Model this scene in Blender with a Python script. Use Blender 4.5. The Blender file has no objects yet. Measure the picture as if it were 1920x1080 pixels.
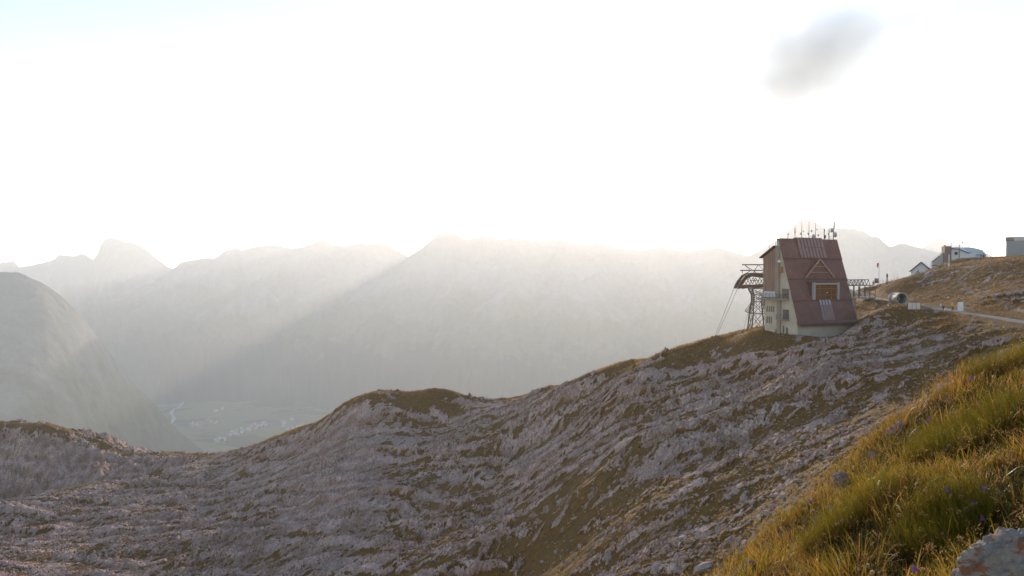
import bpy, bmesh, math, random
import numpy as np
from mathutils import Vector, Matrix

random.seed(7)
RNG = np.random.default_rng(11)
scene = bpy.context.scene
COL = scene.collection
R = math.radians

# ---------------------------------------------------------------- camera
FPX = 28.0 / 36.0 * 1920.0            # focal length in photo pixels
YH = 508.0                            # row of the horizon in the photo
PITCH = math.atan((540.0 - YH) / FPX)  # camera looks slightly down
cam_d = bpy.data.cameras.new("camera")
cam_d.lens = 28.0; cam_d.sensor_width = 36.0
cam_d.clip_start = 0.05; cam_d.clip_end = 80000.0
cam = bpy.data.objects.new("camera", cam_d); COL.objects.link(cam)
cam.rotation_euler = (math.pi / 2 - PITCH, 0, 0)
scene.camera = cam

# ---------------------------------------------------------------- sky, sun, exposure
SUN_EL, SUN_AZ = 7.6, 4.2             # degrees; azimuth to the right of +Y
SUN_STRENGTH, SKY_STRENGTH, EXPOSURE = 2.7, 0.15, 1.43
HAZE_DENSITY, HAZE_G = 9.8e-5, 0.40
world = bpy.data.worlds.new("World"); scene.world = world
world.use_nodes = True
wn = world.node_tree; wn.nodes.clear()
sky = wn.nodes.new("ShaderNodeTexSky"); sky.sky_type = 'NISHITA'
sky.sun_disc = False
sky.sun_elevation = R(SUN_EL); sky.sun_rotation = R(SUN_AZ)
sky.altitude = 2300; sky.air_density = 1.0; sky.dust_density = 0.3; sky.ozone_density = 1.0
bg = wn.nodes.new("ShaderNodeBackground"); bg.inputs[1].default_value = SKY_STRENGTH
wo = wn.nodes.new("ShaderNodeOutputWorld")
wn.links.new(sky.outputs[0], bg.inputs[0]); wn.links.new(bg.outputs[0], wo.inputs[0])

sun_d = bpy.data.lights.new("sun", 'SUN'); sun_d.energy = SUN_STRENGTH
sun_d.angle = R(0.53); sun_d.color = (1.0, 0.82, 0.64)
sun = bpy.data.objects.new("sun", sun_d); COL.objects.link(sun)
sdir = Vector((math.sin(R(SUN_AZ)) * math.cos(R(SUN_EL)), math.cos(R(SUN_AZ)) * math.cos(R(SUN_EL)), math.sin(R(SUN_EL))))
sun.rotation_euler = sdir.to_track_quat('Z', 'Y').to_euler()
sun.location = sdir * 200

vs = scene.view_settings
vs.view_transform = 'Standard'; vs.look = 'None'; vs.gamma = 1.0
vs.exposure = EXPOSURE; vs.use_curve_mapping = False
cy = scene.cycles
cy.max_bounces = 6; cy.diffuse_bounces = 3; cy.glossy_bounces = 2; cy.transmission_bounces = 4
cy.volume_bounces = 1; cy.transparent_max_bounces = 8
cy.use_denoising = True
cy.caustics_reflective = False; cy.caustics_refractive = False
cy.sample_clamp_indirect = 6.0

# ---------------------------------------------------------------- helpers
def tag(o, label=None, cat=None, group=None, kind=None):
    if label: o["label"] = label
    if cat: o["category"] = cat
    if group: o["group"] = group
    if kind: o["kind"] = kind
    return o

def at(px, py, d):
    """photo pixel + forward distance (m) -> place in the world"""
    xc = (px - 960.0) / FPX; yc = (540.0 - py) / FPX
    c, s = math.cos(PITCH), math.sin(PITCH)
    v = Vector((xc, c + yc * s, -s + yc * c))
    return v * (d / v.y)

def link(name, me, parent=None):
    o = bpy.data.objects.new(name, me); COL.objects.link(o)
    if parent is not None: o.parent = parent
    return o

def empty(name, loc, rz=0.0):
    o = bpy.data.objects.new(name, None); COL.objects.link(o)
    o.location = loc; o.rotation_euler = (0, 0, rz); o.empty_display_size = 0.2
    return o

def mesh_np(name, V, F=None, tris=None, smooth=True):
    """numpy verts (n,3) + quads (m,4) and/or tris (k,3)"""
    me = bpy.data.meshes.new(name)
    parts = []; starts = []; n = 0
    nf = 0
    if F is not None and len(F):
        parts.append(F.ravel()); starts.append(np.arange(len(F)) * 4); n += F.size; nf += len(F)
    if tris is not None and len(tris):
        parts.append(tris.ravel()); starts.append(np.arange(len(tris)) * 3 + n); n += tris.size; nf += len(tris)
    L = np.concatenate(parts).astype(np.int32); S = np.concatenate(starts).astype(np.int32)
    me.vertices.add(len(V)); me.vertices.foreach_set("co", np.ascontiguousarray(V, dtype=np.float32).ravel())
    me.loops.add(n); me.loops.foreach_set("vertex_index", L)
    me.polygons.add(nf); me.polygons.foreach_set("loop_start", S)
    me.update(calc_edges=True)
    me.polygons.foreach_set("use_smooth", np.full(nf, smooth, dtype=bool))
    return me

def attr(me, name, vals):
    a = me.attributes.new(name, 'FLOAT', 'POINT')
    a.data.foreach_set("value", np.ascontiguousarray(vals, dtype=np.float32).ravel())

def grid_faces(nr, nc):
    i = np.arange(nr * nc).reshape(nr, nc)
    return np.stack([i[:-1, :-1], i[:-1, 1:], i[1:, 1:], i[1:, :-1]], -1).reshape(-1, 4)

def _hash(ix, iy, seed):
    h = (ix.astype(np.int64) * 374761393 + iy.astype(np.int64) * 668265263 + seed * 974634777) & 0xFFFFFFFF
    h = ((h ^ (h >> 13)) * 1274126177) & 0xFFFFFFFF
    h = ((h ^ (h >> 16)) * 2246822519) & 0xFFFFFFFF
    return (h ^ (h >> 15)) / 4294967295.0

def noise(x, y, seed=0):
    ix = np.floor(x); iy = np.floor(y); fx = x - ix; fy = y - iy
    ux = fx * fx * fx * (fx * (fx * 6 - 15) + 10); uy = fy * fy * fy * (fy * (fy * 6 - 15) + 10)
    def g(ax, ay):
        a = _hash(ix + ax, iy + ay, seed) * 2 * np.pi
        return np.cos(a) * (fx - ax) + np.sin(a) * (fy - ay)
    a = g(0, 0); b = g(1, 0); c = g(0, 1); d = g(1, 1)
    return ((a + (b - a) * ux) * (1 - uy) + (c + (d - c) * ux) * uy) * 1.5

def fbm(x, y, oct=5, seed=0, gain=0.5, lac=2.03):
    s = 0; a = 1.0; t = 0
    for k in range(oct):
        s = s + a * noise(x, y, seed + k * 17); t += a
        x = x * lac + 3.1; y = y * lac - 1.7; a *= gain
    return s / t

def ridged(x, y, oct=5, seed=0, gain=0.5, lac=2.05):
    s = 0; a = 1.0; t = 0
    for k in range(oct):
        s = s + a * (1 - np.abs(noise(x, y, seed + k * 17)) * 1.7); t += a
        x = x * lac + 5.2; y = y * lac + 1.3; a *= gain
    return s / t

def voronoi(x, y, seed=0, jit=0.9):
    """F1, F2, three per-cell randoms and the offset from the cell's centre"""
    ix = np.floor(x); iy = np.floor(y)
    F1 = np.full(x.shape, 9.0); F2 = np.full(x.shape, 9.0)
    cx = np.zeros_like(x); cyy = np.zeros_like(x); dx1 = np.zeros_like(x); dy1 = np.zeros_like(x)
    for ay in (-1, 0, 1):
        for ax in (-1, 0, 1):
            jx = ix + ax; jy = iy + ay
            px = jx + 0.5 + jit * (_hash(jx, jy, seed) - 0.5); py = jy + 0.5 + jit * (_hash(jx, jy, seed + 1) - 0.5)
            dx = x - px; dy = y - py; d = np.sqrt(dx * dx + dy * dy)
            m = d < F1
            F2 = np.where(m, F1, np.minimum(F2, d)); F1 = np.where(m, d, F1)
            cx = np.where(m, jx, cx); cyy = np.where(m, jy, cyy); dx1 = np.where(m, dx, dx1); dy1 = np.where(m, dy, dy1)
    return F1, F2, _hash(cx, cyy, seed + 2), _hash(cx, cyy, seed + 3), _hash(cx, cyy, seed + 4), dx1, dy1

def sstep(a, b, x):
    t = np.clip((x - a) / (b - a), 0, 1); return t * t * (3 - 2 * t)

class RBF:
    """smooth surface through scattered (x, y, z) points"""
    def __init__(self, P, c, reg=1e-3):
        P = np.asarray(P, float); self.P = P[:, :2]; self.c = c
        n = len(P); A = np.zeros((n + 3, n + 3))
        A[:n, :n] = -self._phi(self.P, self.P) - reg * np.eye(n)
        A[:n, n] = 1; A[:n, n + 1:n + 3] = self.P; A[n:, :n] = A[:n, n:].T
        self.w = np.linalg.solve(A, np.concatenate([P[:, 2], np.zeros(3)]))
    def _phi(self, a, b):
        d2 = ((a[:, None, :] - b[None]) ** 2).sum(-1); return np.sqrt(d2 + self.c ** 2)
    def __call__(self, x, y):
        sh = np.shape(x); q = np.stack([np.ravel(x), np.ravel(y)], -1); n = len(self.P); out = np.empty(len(q))
        for i in range(0, len(q), 40000):
            s = q[i:i + 40000]
            out[i:i + 40000] = -self._phi(s, self.P) @ self.w[:n] + self.w[n] + s @ self.w[n + 1:]
        return out.reshape(sh)

class MB:
    """collects boxes, bars, tubes and polygons into one mesh"""
    def __init__(self): self.v = []; self.f = []; self.sm = []
    def poly(self, pts, faces, smooth=False):
        b = len(self.v); self.v += [tuple(p) for p in pts]
        for f in faces: self.f.append(tuple(b + i for i in f)); self.sm.append(smooth)
        return self
    def box(self, x0, x1, y0, y1, z0, z1):
        p = [(x0, y0, z0), (x1, y0, z0), (x1, y1, z0), (x0, y1, z0), (x0, y0, z1), (x1, y0, z1), (x1, y1, z1), (x0, y1, z1)]
        return self.poly(p, [(3, 2, 1, 0), (4, 5, 6, 7), (0, 1, 5, 4), (1, 2, 6, 5), (2, 3, 7, 6), (3, 0, 4, 7)])
    def prism(self, pts, vec):
        """planar polygon swept by vec"""
        n = len(pts); vec = Vector(vec); a = [Vector(p) for p in pts]; b = [p + vec for p in a]
        fs = [tuple(range(n - 1, -1, -1)), tuple(range(n, 2 * n))]
        fs += [(i, (i + 1) % n, n + (i + 1) % n, n + i) for i in range(n)]
        return self.poly(a + b, fs)
    def bar(self, a, b, w, h=None, up=(0, 0, 1)):
        a = Vector(a); b = Vector(b); h = w if h is None else h
        d = (b - a).normalized(); u = Vector(up)
        if abs(d.dot(u)) > 0.98: u = Vector((0, 1, 0))
        s = d.cross(u).normalized() * (w / 2); t = s.cross(d).normalized() * (h / 2)
        p = [a - s - t, a + s - t, a + s + t, a - s + t, b - s - t, b + s - t, b + s + t, b - s + t]
        return self.poly(p, [(3, 2, 1, 0), (4, 5, 6, 7), (0, 1, 5, 4), (1, 2, 6, 5), (2, 3, 7, 6), (3, 0, 4, 7)])
    def tube(self, pts, rad, n=8, caps=True):
        pts = [Vector(p) for p in pts]; rads = rad if isinstance(rad, (list, tuple)) else [rad] * len(pts)
        ref = None; rings = []; b = len(self.v)
        for i, p in enumerate(pts):
            d = (pts[min(i + 1, len(pts) - 1)] - pts[max(i - 1, 0)]).normalized()
            if ref is None: ref = Vector((0, 0, 1)) if abs(d.z) < 0.9 else Vector((1, 0, 0))
            s = d.cross(ref).normalized(); t = s.cross(d).normalized(); ref = t
            for k in range(n):
                a = 2 * math.pi * k / n; self.v.append(tuple(p + (s * math.cos(a) + t * math.sin(a)) * rads[i]))
        for i in range(len(pts) - 1):
            for k in range(n):
                self.f.append((b + i * n + k, b + i * n + (k + 1) % n, b + (i + 1) * n + (k + 1) % n, b + (i + 1) * n + k)); self.sm.append(True)
        if caps:
            self.f.append(tuple(b + k for k in range(n - 1, -1, -1))); self.sm.append(False)
            e = b + (len(pts) - 1) * n; self.f.append(tuple(e + k for k in range(n))); self.sm.append(False)
        return self
    def lathe(self, prof, axis_o, axis_d, n=14):
        """profile [(radius, along)] turned round an axis"""
        o = Vector(axis_o); d = Vector(axis_d).normalized()
        s = d.cross(Vector((0, 0, 1)) if abs(d.z) < 0.9 else Vector((1, 0, 0))).normalized(); t = d.cross(s)
        b = len(self.v)
        for r, h in prof:
            for k in range(n):
                a = 2 * math.pi * k / n; self.v.append(tuple(o + d * h + (s * math.cos(a) + t * math.sin(a)) * r))
        for i in range(len(prof) - 1):
            for k in range(n):
                self.f.append((b + i * n + k, b + i * n + (k + 1) % n, b + (i + 1) * n + (k + 1) % n, b + (i + 1) * n + k)); self.sm.append(True)
        return self
    def mesh(self, name, mat):
        me = bpy.data.meshes.new(name); me.from_pydata(self.v, [], self.f); me.update()
        me.polygons.foreach_set("use_smooth", np.array(self.sm, dtype=bool))
        if mat: me.materials.append(mat)
        return me
    def build(self, name, mat, parent=None): return link(name, self.mesh(name, mat), parent)

# ---------------------------------------------------------------- materials
class N:
    def __init__(self, name):
        self.m = bpy.data.materials.new(name); self.m.use_nodes = True
        self.t = self.m.node_tree; self.t.nodes.clear()
        self.out = self.t.nodes.new("ShaderNodeOutputMaterial")
    def n(self, typ, **kw):
        nd = self.t.nodes.new(typ)
        for k, v in kw.items():
            if k.startswith("i_"):
                key = k[2:]; key = int(key) if key.isdigit() else key.replace("_", " ")
                nd.inputs[key].default_value = v
            else: setattr(nd, k, v)
        return nd
    def l(self, a, b): self.t.links.new(a, b)
    def coords(self): return self.n("ShaderNodeTexCoord").outputs["Object"]
    def noise(self, vec, scale, detail=4, rough=0.55, dist=0.0):
        nd = self.n("ShaderNodeTexNoise", i_Scale=scale, i_Detail=detail, i_Roughness=rough, i_Distortion=dist)
        if vec is not None: self.l(vec, nd.inputs["Vector"])
        return nd.outputs["Fac"]
    def mapping(self, vec, scale=(1, 1, 1), rot=(0, 0, 0)):
        nd = self.n("ShaderNodeMapping"); nd.inputs["Scale"].default_value = scale; nd.inputs["Rotation"].default_value = rot
        self.l(vec, nd.inputs["Vector"]); return nd.outputs[0]
    def ramp(self, fac, stops, interp='LINEAR'):
        nd = self.n("ShaderNodeValToRGB"); cr = nd.color_ramp; cr.interpolation = interp
        while len(cr.elements) < len(stops): cr.elements.new(0.5)
        for e, (p, c) in zip(cr.elements, stops):
            e.position = p; e.color = (c[0], c[1], c[2], 1) if not isinstance(c, (int, float)) else (c, c, c, 1)
        self.l(fac, nd.inputs[0]); return nd.outputs[0]
    def mix(self, fac, a, b, mode='MIX'):
        nd = self.n("ShaderNodeMix", data_type='RGBA', blend_type=mode)
        for sock, v in ((nd.inputs[0], fac), (nd.inputs[6], a), (nd.inputs[7], b)):
            if isinstance(v, (int, float)): sock.default_value = v
            elif isinstance(v, tuple): sock.default_value = (*v, 1)
            else: self.l(v, sock)
        return nd.outputs[2]
    def math(self, op, a, b=None, clamp=False):
        nd = self.n("ShaderNodeMath", operation=op, use_clamp=clamp)
        for i, v in enumerate((a, b)):
            if v is None: continue
            if isinstance(v, (int, float)): nd.inputs[i].default_value = v
            else: self.l(v, nd.inputs[i])
        return nd.outputs[0]
    def attr(self, name): return self.n("ShaderNodeAttribute", attribute_name=name).outputs["Fac"]
    def bump(self, h, strength=0.5, dist=0.1):
        nd = self.n("ShaderNodeBump", i_Strength=strength, i_Distance=dist); self.l(h, nd.inputs["Height"]); return nd.outputs[0]
    def bsdf(self, col, rough=0.8, metal=0.0, normal=None, spec=0.3):
        p = self.n("ShaderNodeBsdfPrincipled"); p.inputs["Roughness"].default_value = rough; p.inputs["Metallic"].default_value = metal
        p.inputs["Specular IOR Level"].default_value = spec
        if isinstance(col, tuple): p.inputs["Base Color"].default_value = (*col, 1)
        else: self.l(col, p.inputs["Base Color"])
        if normal is not None: self.l(normal, p.inputs["Normal"])
        self.l(p.outputs[0], self.out.inputs[0]); return p

def simple(name, col, rough=0.7, metal=0.0, var=0.18, scale=1.5, spec=0.3, bump=0.0):
    """one colour, with weathering noise"""
    m = N(name); c = m.coords()
    f = m.noise(c, scale, 6, 0.65); g = m.noise(c, scale * 9, 3, 0.6)
    k = m.math('ADD', m.math('MULTIPLY', f, 0.65), m.math('MULTIPLY', g, 0.35))
    d = tuple(max(0, x * (1 - var * 1.6)) for x in col); e = tuple(min(0.95, x * (1 + var * 1.3)) for x in col)
    cc = m.ramp(k, [(0.3, d), (0.52, col), (0.72, e)])
    m.bsdf(cc, rough, metal, m.bump(g, bump, 0.02) if bump else None, spec)
    return m.m

# ================================================================ THE SETTING
# ---------------------------------------------------------------- near hillside (karst limestone with grass)
PATH = [(1600, 545, 244), (1622, 552, 228), (1640, 558, 215), (1670, 564, 198), (1700, 569, 184), (1740, 574, 170), (1790, 583, 154),
        (1850, 592, 140), (1920, 604, 126), (2010, 619, 112), (2120, 640, 98)]
CREST = [(390, 862, 335), (480, 832, 320), (560, 800, 300), (640, 765, 280), (700, 746, 266), (760, 746, 263), (830, 739, 262),
         (880, 749, 268), (930, 752, 270), (975, 747, 260), (1040, 723, 240), (1100, 701, 225), (1160, 687, 212), (1200, 681, 208),
         (1250, 663, 203), (1340, 635, 195), (1395, 620, 192)]
HUMP = [(-160, 800, 372), (-80, 792, 372), (0, 798, 370), (90, 801, 370), (200, 831, 370), (300, 844, 362), (350, 853, 350)]
BODY = [(1440, 612, 196), (1437, 617, 182), (1497, 629, 171), (1470, 626, 176), (1549, 632, 169.5), (1577, 624, 173), (1598, 611, 177), (1520, 634, 168), (1520, 612, 190), (1560, 600, 195),
        (1610, 568, 194), (1640, 577, 180), (1612, 600, 174), (1590, 640, 158), (1550, 655, 153), (1700, 600, 160), (1800, 610, 138), (1900, 625, 118),
        (1700, 650, 135), (1800, 665, 117), (1900, 655, 104), (2050, 650, 92), (1800, 710, 104), (1700, 800, 90), (1600, 900, 85), (1500, 1000, 80), (1400, 1080, 78),
        (1500, 700, 138), (1400, 700, 160), (1400, 800, 127), (1400, 950, 96), (1300, 700, 180), (1300, 850, 127), (1300, 1000, 96),
        (1200, 750, 172), (1200, 850, 136), (1200, 960, 112), (1200, 1080, 92), (1100, 780, 186), (1100, 900, 144), (1100, 1080, 106),
        (960, 850, 200), (960, 950, 160), (960, 1080, 127), (830, 790, 245), (700, 820, 236), (700, 900, 200), (700, 1000, 166), (700, 1080, 143),
        (560, 850, 270), (400, 900, 282), (400, 960, 226), (400, 1080, 160), (250, 905, 300), (250, 960, 240), (100, 1000, 230), (100, 1080, 170), (-200, 1080, 172), (-200, 960, 270),
        (-120, 948, 284), (0, 945, 285), (100, 926, 288), (200, 905, 296), (300, 882, 312), (-120, 984, 302), (0, 980, 304), (100, 960, 306), (200, 934, 313), (300, 902, 325), (-120, 940, 322), (0, 938, 322), (100, 920, 324), (200, 897, 329), (300, 880, 337), (0, 870, 346), (100, 860, 346), (200, 860, 350),
        (2300, 700, 80), (2300, 900, 60)]
RIGHT = [(1640, 541, 238), (1675, 527, 224), (1740, 511, 216), (1800, 503, 209), (1860, 493, 202), (1920, 485, 197), (2020, 475, 190), (2150, 470, 185),
         (1700, 548, 206), (1780, 545, 190), (1860, 550, 168), (1920, 560, 150),
         (1760, 507, 240), (1700, 524, 248), (1720, 520, 248), (1737, 516, 246), (1750, 512, 244), (1778, 490, 248), (1810, 488, 242), (1850, 485, 232), (1900, 483, 226), (1980, 480, 224)]
BEHIND_RIGHT = [(1600, 560, 285), (1660, 535, 262), (1715, 522, 268), (1745, 514, 262), (1790, 492, 282), (1840, 490, 288), (1900, 486, 262), (1980, 482, 270), (2100, 480, 300),
                (1700, 560, 400), (1850, 530, 400), (2000, 510, 400), (2200, 500, 400), (1600, 640, 420), (1700, 640, 700), (2000, 620, 700), (2300, 600, 700)]
pts = [at(*p) for p in PATH + CREST + HUMP + BODY + RIGHT + BEHIND_RIGHT]
P = [(p.x, p.y, p.z) for p in pts]
for (px, py, d) in CREST + HUMP + [(-260, 820, 372)]:
    a = at(px, py, d)
    for k, dr in ((1.14, 7), (1.45, 48), (2.2, 150), (3.2, 230)):
        P.append((a.x * k, a.y * k, a.z * k - dr))
for x in (-60, -20, 20, 60):
    P.append((x, 22, -44 + 0.22 * x))
base_z = RBF(P, 7.0, 2e-2)

path_pts = [at(*p) for p in PATH]
def catmull(pts, n=14):
    out = []
    for i in range(len(pts) - 1):
        p0 = pts[max(i - 1, 0)]; p1 = pts[i]; p2 = pts[i + 1]; p3 = pts[min(i + 2, len(pts) - 1)]
        for k in range(n):
            t = k / n
            out.append(0.5 * ((2 * p1) + (p2 - p0) * t + (2 * p0 - 5 * p1 + 4 * p2 - p3) * t * t + (3 * p1 - p0 - 3 * p2 + p3) * t ** 3))
    out.append(pts[-1]); return out
path_line = catmull(path_pts)
PL = np.array([(p.x, p.y, p.z) for p in path_line])
trail_line = catmull([at(*p) for p in [(2000, 607, 126), (1920, 596, 134), (1850, 560, 162), (1810, 532, 190), (1800, 520, 198), (1830, 508, 203), (1850, 500, 204)]], 10)
TL = np.array([(p.x, p.y, p.z) for p in trail_line])

def near_line(X, Y, L):
    D_ = np.full(X.shape, 1e9); Z_ = np.zeros(X.shape); M_ = (X > L[:, 0].min() - 15) & (X < L[:, 0].max() + 15) & (Y > L[:, 1].min() - 15) & (Y < L[:, 1].max() + 15)
    if not M_.any(): return D_, Z_
    X = X[M_]; Y = Y[M_]; d = np.full(X.shape, 1e9); z = np.zeros(X.shape)
    for a, b in zip(L[:-1], L[1:]):
        e = b[:2] - a[:2]; l2 = (e ** 2).sum() + 1e-9
        t = np.clip(((X - a[0]) * e[0] + (Y - a[1]) * e[1]) / l2, 0, 1)
        q = np.hypot(X - a[0] - t * e[0], Y - a[1] - t * e[1]); m = q < d
        d = np.where(m, q, d); z = np.where(m, a[2] + t * (b[2] - a[2]), z)
    D_[M_] = d; Z_[M_] = z
    return D_, Z_

SITE = at(1497, 628, 172); ALPHA = R(25.0)     # the station's front corner
def site_uv(X, Y):
    dx = X - SITE.x; dy = Y - SITE.y
    return dx * math.cos(ALPHA) + dy * math.sin(ALPHA), -dx * math.sin(ALPHA) + dy * math.cos(ALPHA)

def ground(X, Y):
    """height of the near hillside, and how grassy it is"""
    z0 = base_z(X, Y)
    t = X / np.maximum(Y, 1.0); PX = 960 + t * FPX
    # quiet places: building site, path, the meadow on the right
    u, v = site_uv(X, Y)
    site = sstep(9, 1, np.hypot(np.maximum(np.maximum(-u - 6, u - 24), 0), np.maximum(np.maximum(-v - 3, v - 12), 0)))
    dp, zp = near_line(X, Y, PL); pathm = sstep(6.0, 1.5, dp)
    right = sstep(1560, 1640, PX) * sstep(150, 175, Y)
    calm = np.clip(np.maximum(site, pathm), 0, 1)
    soft = np.clip(calm + 0.95 * right, 0, 1)
    # rolling relief
    far = sstep(60, 200, Y)
    z = z0 + (fbm(X / 42, Y / 42, 4, 3) * 2.6 + fbm(X / 15, Y / 15, 3, 5) * 1.0) * (1 - 0.97 * soft) * (0.35 + 0.65 * far)
    # strata: beds running across the slope, each ending in a broken step towards the camera
    wx = fbm(X / 40, Y / 40, 4, 21) * 14; wy = fbm(X / 8, Y / 8, 4, 27, 0.6) * 3.4
    s = Y * 0.95 + X * 0.34 + wx + wy
    along = X * 0.95 - Y * 0.34 + fbm(X / 20, Y / 20, 3, 29) * 4
    near = np.clip(Y / 150.0, 0.5, 1.0)
    per = 8.6
    ph = s / per; fr = ph - np.floor(ph); bed = np.floor(ph)
    hb = 0.15 + 0.95 * _hash(bed, bed * 0 + 3, 40)
    hb = hb * (0.25 + 1.15 * sstep(-0.25, 0.35, fbm(X / 21, Y / 21, 3, 44))) * near
    step = sstep(0.0, 0.34, fr) * (1 - sstep(0.42, 1.0, fr))           # rises quickly on the near side, sinks slowly behind
    ph2 = s / 3.1 + wx * 0.03; fr2 = ph2 - np.floor(ph2)
    step2 = sstep(0.0, 0.35, fr2) * (1 - sstep(0.5, 1.0, fr2))
    # grass cover
    gn = fbm(X / 17, Y / 22, 5, 61, 0.6); gn2 = fbm(along / 6, s / 3.2, 4, 67, 0.65); gn3 = fbm(along / 2.3, s / 1.6, 4, 69, 0.65)
    hollow = 1 - step
    lowright = sstep(1000, 1450, PX) * sstep(140, 95, Y) + 1.0 * sstep(560, 900, PX) * sstep(1300, 1050, PX) * sstep(158, 118, Y)
    g = 0.33 + 0.30 * gn + 0.30 * gn2 + 0.70 * gn3 + 0.20 * (hollow - 0.6) + 0.30 * lowright * (0.7 + 1.2 * gn) - 0.05 * sstep(700, 300, PX)
    # crest turf: the tops of the ridges carry grass
    crest_px = np.array([c[0] for c in CREST + [(1480, 0, 185), (1620, 0, 215)]]); crest_d = np.array([c[2] for c in CREST + [(1480, 0, 185), (1620, 0, 215)]])
    dcr = np.interp(PX, crest_px, crest_d)
    bandw = np.interp(PX, [390, 640, 900, 1000, 1200, 1340, 1420], [20, 13, 12, 16, 15, 16, 22])
    on_crest = sstep(bandw * 1.25, bandw * 0.3, np.abs(Y - dcr - 2)) * sstep(330, 420, PX) * sstep(1500, 1470, PX)
    hump_crest = sstep(15, 4, np.abs(Y - np.interp(PX, [-160, 0, 200, 350], [372, 370, 370, 352]))) * sstep(400, 340, PX)
    g = g + 0.62 * on_crest * (0.75 + 0.6 * gn) + 0.36 * hump_crest * (0.8 + 0.9 * gn)
    front = sstep(11, 3, np.abs(Y - np.interp(PX, [0, 100, 200, 300, 390], [285, 288, 296, 312, 335]))) * sstep(400, 370, PX)
    g = g + 0.34 * front * (0.7 + 1.3 * gn)
    g = g + right * 0.24 - sstep(300, 345, Y) * sstep(400, 300, PX) * 0.35 * (1 - hump_crest)
    g = g + 0.55 * sstep(12, 3, dp) + site * 0.12
    # pale bare knob in the middle left
    g = g - 0.25 * sstep(130, 40, np.hypot(PX - 620, (Y - 215) * 1.6))
    g = np.clip(g, 0, 1)
    grass = sstep(0.33, 0.47, g)
    rock = 1 - grass
    amp = (1 - calm) * (1 - 0.72 * right)
    z = z + (step * hb * 1.15 + step2 * 0.34 * hb) * amp * (0.35 + 0.65 * rock) * (1 - 0.8 * right) - 0.25 * right
    # blocks: narrow along the bed, long down the dip
    slab = sstep(-0.12, 0.22, fbm(X / 19, Y / 24, 4, 121) + 0.22 * sstep(170, 60, np.hypot(PX - 640, (Y - 215) * 1.6)))
    ampb = amp; amp = amp * (1 - 0.45 * slab); ground.slab = slab
    qx = fbm(X / 1.7, Y / 1.7, 3, 111) * 0.9; qy = fbm(X / 1.9, Y / 1.9, 3, 115) * 0.9
    F1, F2, a, b, c, dx, dy = voronoi((along + qx) / 0.8, (s + qy) / 1.8, 81)
    e = F2 - F1
    z = z + rock * amp * near * ((a - 0.45) * 0.42 + dx * (b - 0.5) * 0.8 + dy * (c - 0.6) * 0.5 - 0.34 * sstep(0.15, 0.0, e))
    F1, F2, a, b, c, dx, dy = voronoi((along + qx) / 0.42 + 3, (s + qy) / 0.9, 91)
    z = z + rock * amp * near * ((a - 0.5) * 0.18 + dx * (b - 0.5) * 0.35 - 0.12 * sstep(0.15, 0.0, F2 - F1))
    F1, F2, a, b, c, dx, dy = voronoi(X / 5.5 + fbm(X / 4, Y / 4, 3, 95) * 0.8, Y / 7.0 + fbm(X / 4, Y / 4, 3, 96) * 0.8, 97)
    z = z + rock * amp * near * ((a - 0.5) * 0.7 + (dx * (b - 0.5) + dy * (c - 0.65)) * 1.0)
    z = z + rock * amp * fbm(X / 0.9, Y / 0.9, 3, 117) * 0.25
    z = z + grass * (1 - calm) * (fbm(X / 2.4, Y / 2.4, 3, 99) * 0.22)
    # the hump on the left is a broken cliff
    cliff = sstep(300, 335, Y) * sstep(420, 320, PX) * (1 - hump_crest)
    z = z + cliff * ((ridged(X / 20, Y / 60, 5, 105) - 0.6) * 7.5 + (ridged(X / 6, Y / 16, 3, 107) - 0.6) * 2.0)
    # path bed and site
    z = z * (1 - sstep(3.2, 1.3, dp)) + (zp - 0.03) * sstep(3.2, 1.3, dp)
    dt, zt = near_line(X, Y, TL)
    ground.tone = 0.5 + 0.42 * fbm(along / 12, s / 2.6, 5, 301, 0.65) + 0.42 * fbm(X / 3.5, Y / 4.5, 5, 307, 0.65) + 0.16 * (step - 0.5)
    return z, grass, dp, np.clip(sstep(0.8, 0.2, dt), 0, 1)

tt = np.linspace(-0.80, 0.86, 1120)
yy = np.concatenate([np.geomspace(22, 74, 36)[:-1], np.geomspace(74, 300, 600)[:-1], np.geomspace(300, 430, 120)[:-1], np.geomspace(430, 950, 40)])
TT, YY = np.meshgrid(tt, yy); XX = TT * YY
ZZ, GRASS, DPATH, TRAIL = ground(XX, YY); TONE = ground.tone

m = N("limestone_and_turf"); c = m.coords()
gr = m.attr("grass"); tr = m.attr("trail"); cel = m.attr("tone")
fine = m.noise(c, 1.9, 6, 0.7); mid = m.noise(c, 0.33, 5, 0.6); big = m.noise(c, 0.045, 4, 0.6)
wrp = m.n('ShaderNodeTexNoise', i_Scale=0.8, i_Detail=4.0); m.l(c, wrp.inputs['Vector'])
wv = m.n('ShaderNodeVectorMath', operation='MULTIPLY_ADD'); m.l(wrp.outputs['Color'], wv.inputs[0]); wv.inputs[1].default_value = (1.4, 1.4, 1.4); m.l(c, wv.inputs[2])
st = m.mapping(wv.outputs[0], (0.9, 0.32, 0.9), (0, 0, R(-20)))
vo = m.n("ShaderNodeTexVoronoi", feature='DISTANCE_TO_EDGE', i_Scale=1.3); m.l(st, vo.inputs["Vector"])
vo2 = m.n("ShaderNodeTexVoronoi", feature='DISTANCE_TO_EDGE', i_Scale=0.45); m.l(st, vo2.inputs["Vector"])
crack = m.math('MULTIPLY', m.ramp(vo.outputs["Distance"], [(0.0, 0.35), (0.04, 0.6), (0.09, 1.0)]), m.ramp(vo2.outputs["Distance"], [(0.0, 0.35), (0.06, 1.0)]))
rk = m.ramp(fine, [(0.25, (0.18, 0.084, 0.064)), (0.5, (0.335, 0.19, 0.155)), (0.75, (0.50, 0.315, 0.265))])
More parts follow.
